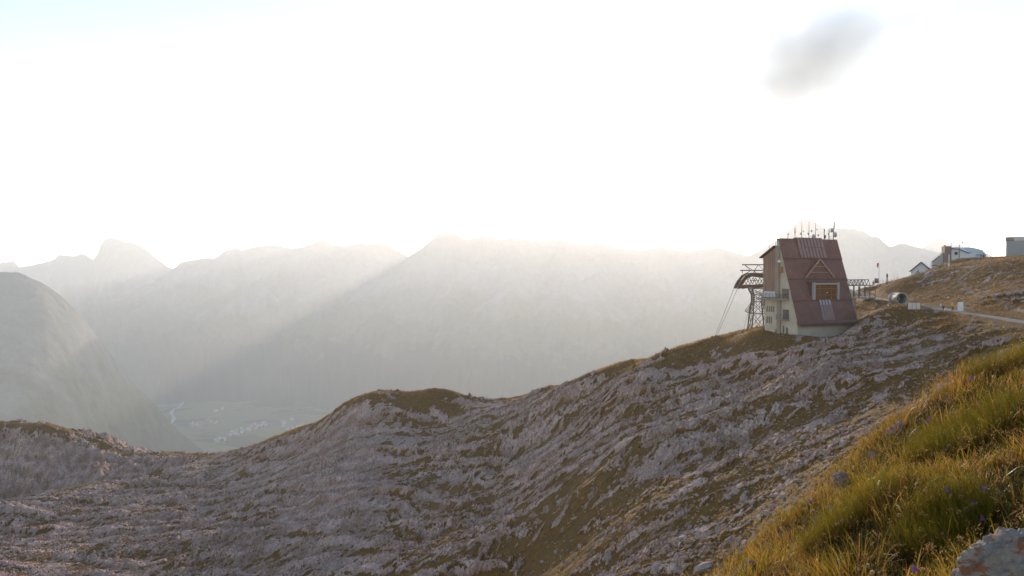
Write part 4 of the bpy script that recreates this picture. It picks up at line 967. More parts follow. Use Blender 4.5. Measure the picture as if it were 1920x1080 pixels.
# ---------------------------------------------------------------- people
def skinmat(name, c): return bpy.data.materials.get(name) or simple(name, c, 0.8, var=0.1)
def person(loc, rz, label, jacket, legs, hair, h=1.72, bend=0.0, sit=0.0, arm=0.15, group=None):
    """one continuous skinned body in the given pose, coloured by region; hair is a child"""
    s = h / 1.75
    hip = 0.92 - 0.45 * sit; J = {}
    J['pel'] = Vector((0, 0, hip)); sp = Vector((0, -math.sin(bend), math.cos(bend)))
    J['wst'] = J['pel'] + sp * 0.16; J['chs'] = J['pel'] + sp * 0.36; J['nkb'] = J['pel'] + sp * 0.52; J['nkt'] = J['nkb'] + sp * 0.08; J['hd1'] = J['nkt'] + Vector((0, -0.02, 0.09)); J['hd2'] = J['hd1'] + Vector((0, 0, 0.13))
    rad = {'pel': .155, 'wst': .14, 'chs': .165, 'nkb': .10, 'nkt': .062, 'hd1': .10, 'hd2': .085}
    ed = [('pel', 'wst'), ('wst', 'chs'), ('chs', 'nkb'), ('nkb', 'nkt'), ('nkt', 'hd1'), ('hd1', 'hd2')]
    for q, sx in (('l', -1), ('r', 1)):
        J['hp' + q] = Vector((sx * 0.10, 0, hip - 0.06)); J['kn' + q] = Vector((sx * 0.12, -0.03 - 0.36 * sit, max(0.46, 0.47))); J['an' + q] = Vector((sx * 0.13, 0.03, 0.08)); J['to' + q] = Vector((sx * 0.15, -0.15, 0.045))
        J['sh' + q] = J['nkb'] - sp * 0.05 + Vector((sx * 0.19, 0, 0)); J['el' + q] = J['sh' + q] + Vector((sx * 0.07, -arm * 0.5, -0.28)); J['wr' + q] = J['el' + q] + Vector((-sx * 0.02, -0.10 - arm, -0.22 + arm * 0.3)); J['ha' + q] = J['wr' + q] + Vector((0, -0.05, -0.07)); J['fi' + q] = J['ha' + q] + Vector((0, -0.03, -0.07)); J['th' + q] = J['wr' + q] + Vector((-sx * 0.045, -0.05, -0.04))
        for a, r in (('hp', .10), ('kn', .068), ('an', .048), ('to', .042), ('sh', .075), ('el', .05), ('wr', .034), ('ha', .036), ('fi', .02), ('th', .014)): rad[a + q] = r
        ed += [('pel', 'hp' + q), ('hp' + q, 'kn' + q), ('kn' + q, 'an' + q), ('an' + q, 'to' + q), ('nkb', 'sh' + q), ('sh' + q, 'el' + q), ('el' + q, 'wr' + q), ('wr' + q, 'ha' + q), ('ha' + q, 'fi' + q), ('wr' + q, 'th' + q)]
    ks = list(J); me = bpy.data.meshes.new("person"); me.from_pydata([tuple(J[k] * s) for k in ks], [(ks.index(a), ks.index(b)) for a, b in ed], [])
    o = bpy.data.objects.new("person", me); COL.objects.link(o)
    md = o.modifiers.new("skin", 'SKIN'); md.use_smooth_shade = True
    for k, sv in zip(ks, me.skin_vertices[0].data): sv.radius = (rad[k] * s * (1.15 if k in ('chs', 'wst', 'pel') else 1), rad[k] * s); sv.use_root = (k == 'pel')
    o.modifiers.new("sub", 'SUBSURF').render_levels = 1; o.modifiers["sub"].levels = 1
    dg = bpy.context.evaluated_depsgraph_get(); nm = bpy.data.meshes.new_from_object(o.evaluated_get(dg)); bpy.data.objects.remove(o)
    nm.name = "person"; nm.materials.clear()
    for mt in (skinmat("skin", (0.42, 0.25, 0.18)), jacket, legs, skinmat("boots", (0.05, 0.035, 0.03))): nm.materials.append(mt)
    near = [(J[k] * s, k) for k in ks]
    for p in nm.polygons:
        k = min(near, key=lambda q: (q[0] - p.center).length)[1]
        p.material_index = 0 if k in ('nkt', 'hd1', 'hd2') or k[:2] in ('ha', 'fi', 'th') else 2 if k[:2] in ('hp', 'kn') or k == 'pel' else 3 if k[:2] in ('an', 'to') else 1
        p.use_smooth = True
    o = link("person", nm); o.location = loc; o.rotation_euler = (0, 0, rz); tag(o, label, "person", group)
    mb = MB(); c0 = J['hd2'] * s; mb.lathe([(0.105 * s, -0.03 * s), (0.112 * s, 0.03 * s), (0.09 * s, 0.085 * s), (0.045 * s, 0.115 * s), (0, 0.122 * s)], c0 + Vector((0, 0.022 * s, 0)), (0, 0.15, 1), 14); mb.build("hair", hair, o)
    mb = MB()
    f = J['hd1'] * s
    mb.poly([f + Vector((-0.016, -0.09, 0.02)) * s, f + Vector((0.016, -0.09, 0.02)) * s, f + Vector((0, -0.135, 0.03)) * s, f + Vector((0, -0.09, 0.085)) * s], [(0, 1, 2), (0, 2, 3), (1, 3, 2)]); mb.build("nose", skinmat("skin", (0.42, 0.25, 0.18)), o)
    return o
HD = skinmat("dark_hair", (0.05, 0.03, 0.02)); HB = skinmat("blond_hair", (0.45, 0.30, 0.15))
cl_dark = skinmat("dark_cloth", (0.06, 0.035, 0.03)); cl_white = skinmat("white_cloth", (0.62, 0.60, 0.62)); cl_yel = skinmat("yellow_cloth", (0.50, 0.36, 0.10)); cl_blue = skinmat("slate_cloth", (0.16, 0.14, 0.17)); cl_red = skinmat("russet_cloth", (0.30, 0.08, 0.05))
person(gnd(1786.5, 153.5), R(15), "standing person in a yellow top and dark trousers by the path", cl_yel, cl_dark, HB, 1.72)
person(gnd(1764.5, 157.5), R(60), "person in a white shirt standing behind the stone block", cl_white, cl_yel, HB, 1.5, bend=0.15)
o = person(gnd(1770.5, 156.0), R(-70), "crouching person in dark clothes beside the stone block", cl_dark, cl_dark, HD, 1.6, bend=0.7, sit=0.75, arm=0.3)
person(gnd(1838.8, 231), R(20), "person in a pale top walking on the hilltop, left of a pair", cl_blue, cl_dark, HD, 1.7)
person(gnd(1843.2, 231.5), R(-30), "person in dark clothes on the hilltop, right of a pair", cl_dark, cl_dark, HD, 1.75)
person(gnd(1721.0, 232), R(10), "person in dark russet clothes standing before the low white house", cl_red, cl_dark, HD, 1.72)
person(gnd(1637.5, 246), R(-20), "small dark figure standing left of the sign board", cl_red, cl_dark, HD, 1.72)
bp_ = MB(); c0 = gnd(1771.8, 155.6)
for z, r in ((0.12, .16),): bp_.lathe([(0, 0), (r * .8, .02), (r, .2), (r * .9, .38), (0, .45)], (0, 0, 0.0), (0.2, 0, 1), 10)
bp_.bar((-0.12, -0.15, 0.1), (-0.1, -0.17, 0.36), 0.04); o = bp_.build("white_bag", MAT_WHITE); o.location = c0; tag(o, "small white rucksack beside the crouching person", "bag")

# ---------------------------------------------------------------- village houses far below
hm = []
for i, (w, l, hh, rh) in enumerate(((11, 14, 7, 4), (10, 18, 8, 4.5), (13, 13, 6, 4))):
    mb = MB(); mb.prism([(-w / 2, -l / 2, 0), (w / 2, -l / 2, 0), (w / 2, -l / 2, hh), (0, -l / 2, hh + rh), (-w / 2, -l / 2, hh)], (0, l, 0))
    wallm = mb.mesh("wall", simple("village_wall_%s" % "abc"[i], [(0.7, 0.66, 0.6), (0.62, 0.55, 0.48), (0.72, 0.7, 0.68)][i], 0.8))
    mb = MB()
    for s in (-1, 1): mb.prism([(0, -l / 2 - 1, hh + rh + .3), (s * (w / 2 + 1.4), -l / 2 - 1, hh - rh * 2.8 / w + .3), (s * (w / 2 + 1.4), -l / 2 - 1, hh - rh * 2.8 / w + 0.9), (0, -l / 2 - 1, hh + rh + .9)], (0, l + 2, 0))
    hm.append((wallm, mb.mesh("roof", simple("village_roof_%s" % "abc"[i], [(0.30, 0.27, 0.26), (0.25, 0.17, 0.14), (0.36, 0.35, 0.36)][i], 0.6))))
rr = random.Random(4)
spots = []
def cluster(x0, y0, x1, y1, n, sp):
    for k in range(n):
        t = rr.random(); spots.append((x0 + (x1 - x0) * t + rr.gauss(0, sp * 1.8), y0 + (y1 - y0) * t + rr.gauss(0, sp)))
cluster(382, 783, 407, 795, 16, 1.8); cluster(405, 828, 440, 812, 26, 1.6); cluster(440, 814, 492, 798, 34, 3.0); cluster(345, 795, 380, 797, 8, 1.5); cluster(400, 772, 430, 765, 6, 2); cluster(470, 800, 560, 795, 14, 4)
done = []
for (px, py) in spots:
    p = floor_at(px, py, 6)
    if any((p - q).length < 26 for q in done): continue
    done.append(p); w, r_ = rr.choice(hm)
    e = empty("village_house", p, rr.random() * 3.1); sc = rr.uniform(0.9, 1.5); e.scale = (sc, sc, sc)
    link("wall", w, e); link("roof", r_, e)
    tag(e, "tiny pale gabled house of the village on the valley floor", "house", "houses of the valley village")

# ================================================================ LOOSE STONES AND TURF ON THE HILLSIDE
rs = np.random.default_rng(21)
def low_stone(name, seed):
    bm = bmesh.new(); bmesh.ops.create_icosphere(bm, subdivisions=1, radius=1.0)
    V = np.array([v.co[:] for v in bm.verts]); rr_ = np.random.default_rng(seed)
    V *= rr_.uniform(0.72, 1.2, (len(V), 1)); V *= np.array([1.0, rr_.uniform(0.6, 0.95), rr_.uniform(0.5, 0.85)])
    for v, p in zip(bm.verts, V): v.co = p
    if seed % 2: bmesh.ops.triangulate(bm, faces=bm.faces)
    me = bpy.data.meshes.new(name); bm.to_mesh(me); bm.free(); me.materials.append(MAT_STONE); return me
stones = [low_stone("stone", 60 + k) for k in range(8)]
flat = np.arange(XX.size).reshape(XX.shape)
vis = (YY > 78) & (YY < 300) & (np.abs(TT) < 0.66) & (DPATH > 3)
uu, vv_ = site_uv(XX, YY); vis &= ~((uu > -3) & (uu < 22) & (vv_ > -2) & (vv_ < 13))
wgt = np.where(vis, (0.25 + GRASS) * np.clip(150.0 / YY, 0.3, 2.0) ** 1.5 * (0.3 + sstep(900, 1300, 960 + TT * FPX)), 0).ravel()
pick = rs.choice(XX.size, 300, replace=False, p=wgt / wgt.sum())
for k, i in enumerate(pick):
    o = link("stone", stones[k % 8], hill)
    s = rs.uniform(0.28, 0.62) * (1.0 if rs.random() > 0.12 else 1.7)
    o.location = (XX.flat[i], YY.flat[i], ZZ.flat[i] + s * 0.15); o.scale = (s * rs.uniform(0.8, 1.5), s, s * rs.uniform(0.7, 1.0)); o.rotation_euler = (rs.uniform(-.4, .4), rs.uniform(-.4, .4), rs.uniform(0, 6.28))
base = np.array([v.co[:] for v in stones[0].vertices]); tri0 = np.array([p.vertices[:] for p in stones[0].polygons])
pick = rs.choice(XX.size, 4500, replace=False, p=wgt / wgt.sum()); n = len(pick)
sz = rs.uniform(0.08, 0.26, n); ang = rs.uniform(0, 6.28, n)
B = base[None] * rs.uniform(0.75, 1.25, (n, len(base), 1)); ca, sa = np.cos(ang)[:, None], np.sin(ang)[:, None]
Bx = B[..., 0] * ca - B[..., 1] * sa; By = B[..., 0] * sa + B[..., 1] * ca
V = np.stack([Bx * sz[:, None] + XX.flat[pick][:, None], By * sz[:, None] + YY.flat[pick][:, None], B[..., 2] * sz[:, None] * 0.8 + ZZ.flat[pick][:, None]], -1).reshape(-1, 3)
T = (tri0[None] + (np.arange(n) * len(base))[:, None, None]).reshape(-1, 3)
me = mesh_np("scree", V, tris=T, smooth=False); me.materials.append(MAT_STONE)
o = link("scree", me, hill); o["kind"] = "stuff"

def grass_mat(name, stops, trans=0.5, rough=0.45, spec=0.25):
    m = N(name); t = m.attr("tint"); col = m.ramp(t, stops)
    if name == "alpine_grass": col = m.mix(m.ramp(m.attr("along"), [(0.15, 1.0), (0.75, 0.0)]), col, (0.085, 0.036, 0.010))   # dead brown sheaths at each blade foot, also painted shade inside the grass
    d = m.n("ShaderNodeBsdfPrincipled"); d.inputs["Roughness"].default_value = rough; d.inputs["Specular IOR Level"].default_value = spec; m.l(col, d.inputs["Base Color"])
    tr = m.n("ShaderNodeBsdfTranslucent"); m.l(m.mix(0.35, col, m.mix(1.0, col, (1.9, 1.6, 0.9), 'MULTIPLY')), tr.inputs[0])
    mx = m.n("ShaderNodeMixShader"); mx.inputs[0].default_value = trans; m.l(d.outputs[0], mx.inputs[1]); m.l(tr.outputs[0], mx.inputs[2]); m.l(mx.outputs[0], m.out.inputs[0]); return m.m
MAT_TURF = grass_mat("dry_turf_blades", [(0.0, (0.10, 0.055, 0.009)), (0.4, (0.18, 0.092, 0.016)), (0.75, (0.29, 0.15, 0.032)), (1.0, (0.40, 0.23, 0.07))], 0.55)
tv = (YY > 80) & (YY < 390) & (np.abs(TT) < 0.70) & (GRASS > 0.55) & (DPATH > 1.7); tv &= ~((uu > 0) & (uu < 19.5) & (vv_ > 0) & (vv_ < 10.4))
pxg = 960 + TT * FPX
cd = np.interp(pxg, [390, 640, 830, 975, 1100, 1340, 1440], [335, 280, 262, 260, 225, 195, 190]); oncr = (np.abs(YY - cd) < 22) & (pxg < 1480)
wgt = np.where(tv, (0.5 + 7.0 * oncr + 2.0 * ((pxg > 1580) & (YY > 140))) * np.where(YY < 150, 1.3, np.clip(YY / 150, 1, 2)), 0).ravel()
n = 46000; pick = rs.choice(XX.size, n, replace=True, p=wgt / wgt.sum()); nb = 5
bx = np.repeat(XX.flat[pick] + rs.normal(0, 0.25, n), nb) + rs.normal(0, 0.09, n * nb); by = np.repeat(YY.flat[pick] + rs.normal(0, 0.25, n), nb) + rs.normal(0, 0.09, n * nb); bz = np.repeat(ZZ.flat[pick], nb) - 0.05
L = rs.uniform(0.16, 0.42, n * nb); a = rs.uniform(0, 6.28, n * nb); w = rs.uniform(0.02, 0.045, n * nb); lean = rs.uniform(0.05, 0.6, n * nb); b2 = rs.uniform(0, 6.28, n * nb)
V = np.stack([np.stack([bx - w * np.cos(a), by - w * np.sin(a), bz], -1), np.stack([bx + w * np.cos(a), by + w * np.sin(a), bz], -1), np.stack([bx + L * lean * np.cos(b2), by + L * lean * np.sin(b2), bz + L], -1)], 1).reshape(-1, 3)
me = mesh_np("turf", V, tris=np.arange(len(V)).reshape(-1, 3)); me.materials.append(MAT_TURF); attr(me, "tint", np.repeat(np.clip(np.repeat(rs.beta(2, 2, n), nb) + rs.normal(0, 0.12, n * nb), 0, 1), 3))
tag(link("hillside_grass", me), "dry golden grass tufts on the crest and meadow of the hillside", "grass", kind="stuff")

# ================================================================ FOREGROUND SLOPE
FC = [(1410, 1128, 3.1), (1490, 1045, 3.5), (1575, 945, 3.9), (1668, 862, 4.2), (1740, 790, 4.4), (1830, 712, 4.5), (1920, 668, 4.6), (2100, 570, 4.8), (2350, 480, 5.0)]
FI = [(1930, 1100, 1.75), (1850, 900, 3.0), (1900, 780, 3.7), (1700, 1080, 2.65), (1650, 930, 3.5), (1500, 1100, 2.95), (1800, 830, 3.75), (1700, 870, 3.95), (2200, 800, 3.0), (2400, 1000, 1.8)]
P = [tuple(at(*p)) for p in FC + FI]
for p in FC:
    a = at(*p)
    for k, dz in ((0.5, 0.38), (1.2, 1.35), (3.2, 4.3), (9, 13), (18, 26)): P.append((a.x - 0.62 * k, a.y + 0.78 * k, a.z - dz))
P += [(0, 0, -1.4), (0.5, -1.2, -1.35), (2.5, -1.2, -0.3), (-1.2, 0.3, -2.2), (-2, 2, -3.3), (0.2, 2.2, -1.7), (-6, 3, -8), (-12, 2, -15), (7, 1, 1.6), (7, 6, 1.0)]
fg_z = RBF(P, 0.35, 1e-3)
def fg_ground(x, y): return fg_z(x, y) + fbm(x * 1.6, y * 1.6, 3, 501) * 0.10 + fbm(x * 6, y * 6, 3, 505) * 0.025
gx = np.concatenate([np.linspace(-14, -1.5, 20)[:-1], np.linspace(-1.5, 6, 190)]); gy = np.concatenate([np.linspace(-1.5, 0.6, 14)[:-1], np.linspace(0.6, 8, 190)[:-1], np.linspace(8, 20, 14)])
GX, GY = np.meshgrid(gx, gy); GZ = fg_ground(GX, GY)
me = mesh_np("foreground_slope", np.stack([GX, GY, GZ], -1).reshape(-1, 3), grid_faces(*GX.shape))
m = N("peaty_soil"); c = m.coords(); f = m.noise(c, 9, 6, 0.7)
m.bsdf(m.ramp(f, [(0.3, (0.035, 0.018, 0.007)), (0.6, (0.085, 0.045, 0.015)), (0.8, (0.13, 0.08, 0.03))]), 0.95, 0, m.bump(f, 0.6, 0.03), 0.1); me.materials.append(m.m)
tag(link("foreground_slope", me), "steep grassy slope at the photographer's feet", "slope", kind="structure")

# grass blades: clumps of curved tapering blades
rf = np.random.default_rng(33)
def scatter(n):
    x = rf.uniform(-0.2, 4.6, n * 3); y = rf.uniform(0.9, 6.2, n * 3)
    px = 960 + x / y * FPX; 
    cx = np.array([at(*p).x for p in FC]); cy_ = np.array([at(*p).y for p in FC])
    out = (y - np.interp(x, cx, cy_)) * 0.62 - 0.0     # distance beyond the crest
    keep = (out < 0.75) & (px > 1150) & (px < 2250)
    dens = np.clip(1.15 - (y - 1.0) * 0.10, 0.45, 1) * np.where(out > 0.3, 0.4, 1)
    keep &= rf.random(n * 3) < dens
    idx = np.flatnonzero(keep)[:n]; return x[idx], y[idx]
tx_, ty_ = scatter(420)                                # clump centres
tl = 0.035 + 0.15 * rf.beta(1.3, 2.4, len(tx_)); tkind = rf.random(len(tx_)); tint_c = rf.beta(2, 2.2, len(tx_))
bxx, byy = scatter(66000)
# three mossy cushions of fine hair-like grass, as in the photograph
def on_ground(px, py, h=0.0, d0=1.2, d1=7.0):
    ds = np.linspace(d0, d1, 500); q = np.array([tuple(at(px, py, float(d))) for d in ds]); g = fg_ground(q[:, 0], q[:, 1]) + h
    k = np.flatnonzero(q[:, 2] <= g); return Vector(q[k[0]]) if len(k) else Vector(q[-1])
cush = [on_ground(1812, 830), on_ground(1770, 1010), on_ground(1905, 690), on_ground(1560, 1010), on_ground(1650, 940)]
ex = []
for q, r_, nn in zip(cush, (0.26, 0.16, 0.25, 0.12, 0.14), (5500, 3500, 2500, 1500, 1500)):
    rad = r_ * np.sqrt(rf.random(nn)); an = rf.uniform(0, 6.28, nn); ex.append(np.stack([q.x + rad * np.cos(an), q.y + rad * np.sin(an)], -1))
ce = np.concatenate(ex); ncush = len(ce)
bxx = np.concatenate([bxx, ce[:, 0]]); byy = np.concatenate([byy, ce[:, 1]]); iscush = np.zeros(len(bxx), bool); iscush[-ncush:] = True
near_i = np.empty(len(bxx), int)
for i in range(0, len(bxx), 8000):
    d2 = (bxx[i:i + 8000, None] - tx_[None]) ** 2 + (byy[i:i + 8000, None] - ty_[None]) ** 2; near_i[i:i + 8000] = d2.argmin(1)
N_ = len(bxx)
L = tl[near_i] * rf.uniform(0.3, 1.35, N_); long_ = rf.random(N_) < 0.02; L = np.where(long_, L * 1.7, L)
L = np.where(iscush, rf.uniform(0.10, 0.20, N_), L)
dx = bxx - tx_[near_i]; dy = byy - ty_[near_i]; dl = np.hypot(dx, dy) + 1e-6
ca = np.where(iscush, 0, dx / dl) + rf.normal(0, 0.55, N_) - 0.35; sa = np.where(iscush, 0, dy / dl) + rf.normal(0, 0.55, N_) - 0.15
q = np.hypot(ca, sa) + 1e-6; ca /= q; sa /= q
bend = rf.uniform(0.15, 1.1, N_); w0 = np.where(iscush, rf.uniform(0.0005, 0.0009, N_), rf.uniform(0.0008, 0.0028, N_)); w0 = np.where(rf.random(N_) < 0.04, w0 * 1.9, w0)
broad = (rf.random(N_) < 0.05) & ~iscush; w0 = np.where(broad, rf.uniform(0.003, 0.006, N_), w0); L = np.where(broad, rf.uniform(0.03, 0.08, N_), L)
gz = fg_ground(bxx, byy) - 0.01
fa = rf.uniform(0, 6.28, N_); fx, fy = np.cos(fa), np.sin(fa)
rows = []
for t in (0.0, 0.35, 0.68, 1.0):
    cx_ = bxx + ca * L * bend * t * t * 0.75; cy2 = byy + sa * L * bend * t * t * 0.75; cz = gz + L * (t - 0.30 * bend * t * t)
    w = w0 * (1 - t) ** 0.6 * (1.0 if t else 0.7)
    if t < 1: rows += [np.stack([cx_ - fx * w, cy2 - fy * w, cz], -1), np.stack([cx_ + fx * w, cy2 + fy * w, cz], -1)]
    else: rows.append(np.stack([cx_, cy2, cz], -1))
V = np.stack(rows, 1); nv = V.shape[1]; o_ = (np.arange(N_) * nv)[:, None]
F = np.concatenate([o_ + np.array([[0, 1, 3, 2]]), o_ + np.array([[2, 3, 5, 4]])]); T = o_ + np.array([[4, 5, 6]])
tint = np.clip(tint_c[near_i] * 0.72 + rf.normal(0.12, 0.16, N_), 0, 1); tint = np.where(rf.random(N_) < 0.16, rf.uniform(0.75, 1, N_), tint); tint = np.where(iscush, rf.uniform(0.05, 0.45, N_), tint)
me = mesh_np("slope_grass", V.reshape(-1, 3), F, T); attr(me, "tint", np.repeat(tint, nv)); attr(me, "along", np.tile(np.array([0, 0, 0.35, 0.35, 0.68, 0.68, 1.0]), N_))
me.materials.append(grass_mat("alpine_grass", [(0.0, (0.055, 0.050, 0.006)), (0.35, (0.160, 0.145, 0.013)), (0.6, (0.29, 0.215, 0.026)), (0.8, (0.40, 0.23, 0.06)), (1.0, (0.30, 0.10, 0.035))], 0.53, 0.45, 0.25))
tag(link("slope_grass", me), "sunlit olive and straw coloured grass on the near slope", "grass", kind="stuff")

# ---------------------------------------------------------------- corner boulder and crest rocks
m = N("lichen_limestone"); c = m.coords(); f = m.noise(c, 7, 8, 0.7); g = m.noise(c, 42, 8, 0.8); li = m.noise(c, 13, 6, 0.7, 0.5)
rk = m.ramp(m.math('ADD', m.math('MULTIPLY', f, 0.5), m.math('MULTIPLY', g, 0.5)), [(0.32, (0.20, 0.14, 0.12)), (0.48, (0.48, 0.385, 0.345)), (0.66, (0.70, 0.60, 0.55))])
lm = m.ramp(m.math('ADD', m.math('MULTIPLY', li, 0.75), m.math('MULTIPLY', g, 0.25)), [(0.51, 0.0), (0.56, 1.0)])
cc = m.mix(m.math('MULTIPLY', lm, 0.85), rk, m.ramp(g, [(0.3, (0.30, 0.07, 0.015)), (0.7, (0.50, 0.17, 0.04))]))
m.bsdf(cc, 0.9, 0, m.bump(m.math('ADD', f, m.math('MULTIPLY', g, 0.9)), 1.0, 0.035), 0.2); MAT_LICHEN = m.m
m = N("edge_limestone"); c = m.coords(); f = m.noise(m.mapping(c, (6, 6, 26)), 1.0, 7, 0.7); g = m.noise(c, 40, 6, 0.75)
m.bsdf(m.ramp(m.math('ADD', m.math('MULTIPLY', f, 0.6), m.math('MULTIPLY', g, 0.4)), [(0.34, (0.10, 0.058, 0.045)), (0.5, (0.26, 0.175, 0.15)), (0.66, (0.42, 0.31, 0.27))]), 0.92, 0, m.bump(f, 1.0, 0.03), 0.15); MAT_EDGE = m.m
def big_rock(name, seed, sub, dims, loc, rz, mat, label, rough=0.3, freq=2.2):
    bm = bmesh.new(); bmesh.ops.create_icosphere(bm, subdivisions=sub, radius=1.0); V = np.array([v.co[:] for v in bm.verts]); rr_ = np.random.default_rng(seed)
    for k in range(18):
        n_ = rr_.normal(size=3); n_ /= np.linalg.norm(n_); s_ = V @ n_; V -= np.outer(np.maximum(s_ - rr_.uniform(0.6, 0.92), 0), n_) * 0.85
    a_ = V[:, 0] * freq + seed; b_ = V[:, 1] * freq + V[:, 2] * freq * 0.7; c_ = V[:, 2] * freq - V[:, 0] * freq * 0.5
    f_ = (ridged(a_, b_, 5, seed) - 0.6) * rough + fbm(b_ * 2.2, c_ * 2.2, 5, seed + 3) * rough * 0.5 + fbm(a_ * 9, c_ * 9, 4, seed + 7) * rough * 0.16 - np.maximum(fbm(a_ * 3, c_ * 3, 3, seed + 9), 0.12) * rough * 0.35
    V *= (1 + f_)[:, None]; V *= np.array(dims)
    for v, p_ in zip(bm.verts, V): v.co = p_
    me_ = bpy.data.meshes.new(name); bm.to_mesh(me_); bm.free(); me_.materials.append(mat); me_.polygons.foreach_set("use_smooth", np.ones(len(me_.polygons), bool))
    o_ = link(name, me_); o_.location = loc; o_.rotation_euler = (0.1, 0.1, rz); return tag(o_, label, "rock")
big_rock("lichen_boulder", 3, 6, (0.15, 0.16, 0.122), at(1942, 1102, 1.62), 0.4, MAT_LICHEN, "white boulder with orange lichen patches in the bottom corner", 0.25, 2.5)
for k, (px, py, d, dim, lab) in enumerate([(1765, 757, 4.75, (0.21, 0.11, 0.075), "highest pale rock poking out at the grassy edge"), (1733, 787, 4.65, (0.20, 0.10, 0.055), "middle pale rock at the grassy edge"),
        (1692, 818, 4.5, (0.12, 0.08, 0.05), "mossy pale rock at the grassy edge below the other rocks"), (1578, 902, 4.15, (0.06, 0.05, 0.03), "small pale rock peeping out by the slope edge"), (1640, 862, 4.35, (0.05, 0.04, 0.025), "tiny pale rock between grass tufts on the slope edge")]):
    q = at(px, py - 4, d); big_rock("edge_rock", 20 + k, 4, dim, q, 0.5 + k * 0.25, MAT_EDGE, lab, 0.6, 3.0).rotation_euler[1] = -0.55

# ---------------------------------------------------------------- flowers and seed heads
MAT_STEM = simple("thin_stem", (0.16, 0.12, 0.03), 0.6); MAT_DRY = None
def petal_mat(name, col, trans=0.5):
    m = N(name); c = m.coords(); f = m.noise(c, 120, 3); cc = m.ramp(f, [(0.3, tuple(x * 0.7 for x in col)), (0.7, tuple(min(1, x * 1.25) for x in col))])
    d = m.n("ShaderNodeBsdfDiffuse"); m.l(cc, d.inputs[0]); t = m.n("ShaderNodeBsdfTranslucent"); m.l(cc, t.inputs[0]); mx = m.n("ShaderNodeMixShader"); mx.inputs[0].default_value = trans
    m.l(d.outputs[0], mx.inputs[1]); m.l(t.outputs[0], mx.inputs[2]); m.l(mx.outputs[0], m.out.inputs[0]); return m.m
MAT_BELL = petal_mat("violet_petal", (0.34, 0.16, 0.42)); MAT_SEED = petal_mat("dry_seed", (0.46, 0.27, 0.12)); MAT_BROWN = petal_mat("brown_seed_head", (0.30, 0.12, 0.045), 0.3); MAT_FLUFF = petal_mat("pale_seed", (0.62, 0.46, 0.30), 0.5); MAT_YEL = petal_mat("yellow_petal", (0.6, 0.34, 0.05), 0.5)
rp = random.Random(9)
def stem(root, top, sag, r=0.0009, mat=None, parent=None, rel=None):
    a = Vector((0, 0, 0)); b = top - root; mid = (a + b) / 2 + sag
    pts = [(1 - t) ** 2 * a + 2 * t * (1 - t) * mid + t * t * b for t in (0, 0.2, 0.4, 0.6, 0.8, 1)]
    MB().tube(pts, [r * 1.2, r * 1.1, r, r, r * 0.9, r * 0.8], 5).build("stem", mat or MAT_STEM, parent); return pts
def rooted(px, py, h):
    """a tip seen at this pixel, standing h above the ground"""
    tip = on_ground(px, py, h); root = tip + Vector((rp.uniform(-.05, .05), rp.uniform(-.04, .04), 0)); root.z = float(fg_ground(np.array([root.x]), np.array([root.y]))[0]) - 0.01; return root, tip
def bell(px, py, h, tilt, label, s=1.0):
    root, tip = rooted(px, py, h); e = empty("bellflower", root); tag(e, label, "flower", "violet bellflowers on the near slope")
    pts = stem(root, tip + Vector((0, 0, 0.012)), Vector((0.01, 0, 0.03)), 0.0008, None, e)
    d = Vector((math.sin(tilt), -0.25, -math.cos(tilt))); b = pts[-1]; mb = MB()
    prof = [(0.0012, 0), (0.004, 0.002), (0.0062, 0.007), (0.007, 0.013), (0.0088, 0.018), (0.0115, 0.021)]; mb.lathe([(r * s, z * s) for r, z in prof], b, d, 10)
    n = len(mb.v)
    for k in range(10):
        if k % 2: mb.v[n - 10 + k] = tuple(Vector(mb.v[n - 10 + k]) - d.normalized() * 0.005 * s)
    mb.build("bell", MAT_BELL, e)
    mb = MB(); mb.lathe([(0.0005, -0.004), (0.003, -0.001), (0.0042, 0.002)], b, d, 7); mb.build("calyx", MAT_STEM, e)
    mb = MB(); p = pts[2]; mb.poly([p, p + Vector((0.012, -0.004, 0.012)), p + Vector((0.03, -0.006, 0.012)), p + Vector((0.012, 0.0, 0.007))], [(0, 1, 2, 3)]); mb.build("leaf", MAT_STEM, e)
for i, (px, py, h, t, lab) in enumerate([(1772, 918, 0.10, 0.5, "violet bellflower in the dark grass, left of a matching pair above the boulder"), (1838, 917, 0.10, 0.8, "violet bellflower in the dark grass, right of a matching pair above the boulder"), (1712, 1066, 0.09, 0.3, "violet bellflower near the bottom edge left of the boulder"),
        (1840, 972, 0.07, 0.2, "violet bellflower in shadow just above the boulder"), (1403, 1057, 0.08, 1.2, "violet bellflower lowest down the slope"), (1557, 952, 0.09, 0.2, "violet bellflower among straw coloured seed heads on the sunny edge"), (1831, 757, 0.08, 0.4, "violet bellflower beside the round grass cushion"),
        (1820, 709, 0.08, 0.1, "violet bellflower at the foot of the tall upper tuft"), (1733, 792, 0.08, 0.5, "violet bellflower by the edge rocks, lower of two"), (1740, 786, 0.08, 0.9, "violet bellflower by the edge rocks, upper of two"), (1777, 836, 0.07, 0.2, "violet bellflower low on the dark side of the cushion"), (1695, 842, 0.07, 0.6, "violet bellflower just below the mossy edge rock"), (1820, 945, 0.09, 0.9, "violet bellflower among the thistle heads above the boulder"), (1517, 942, 0.07, 0.4, "small violet bellflower highest on the sunny grass edge")]):
    bell(px, py, h, t, lab, 0.95)
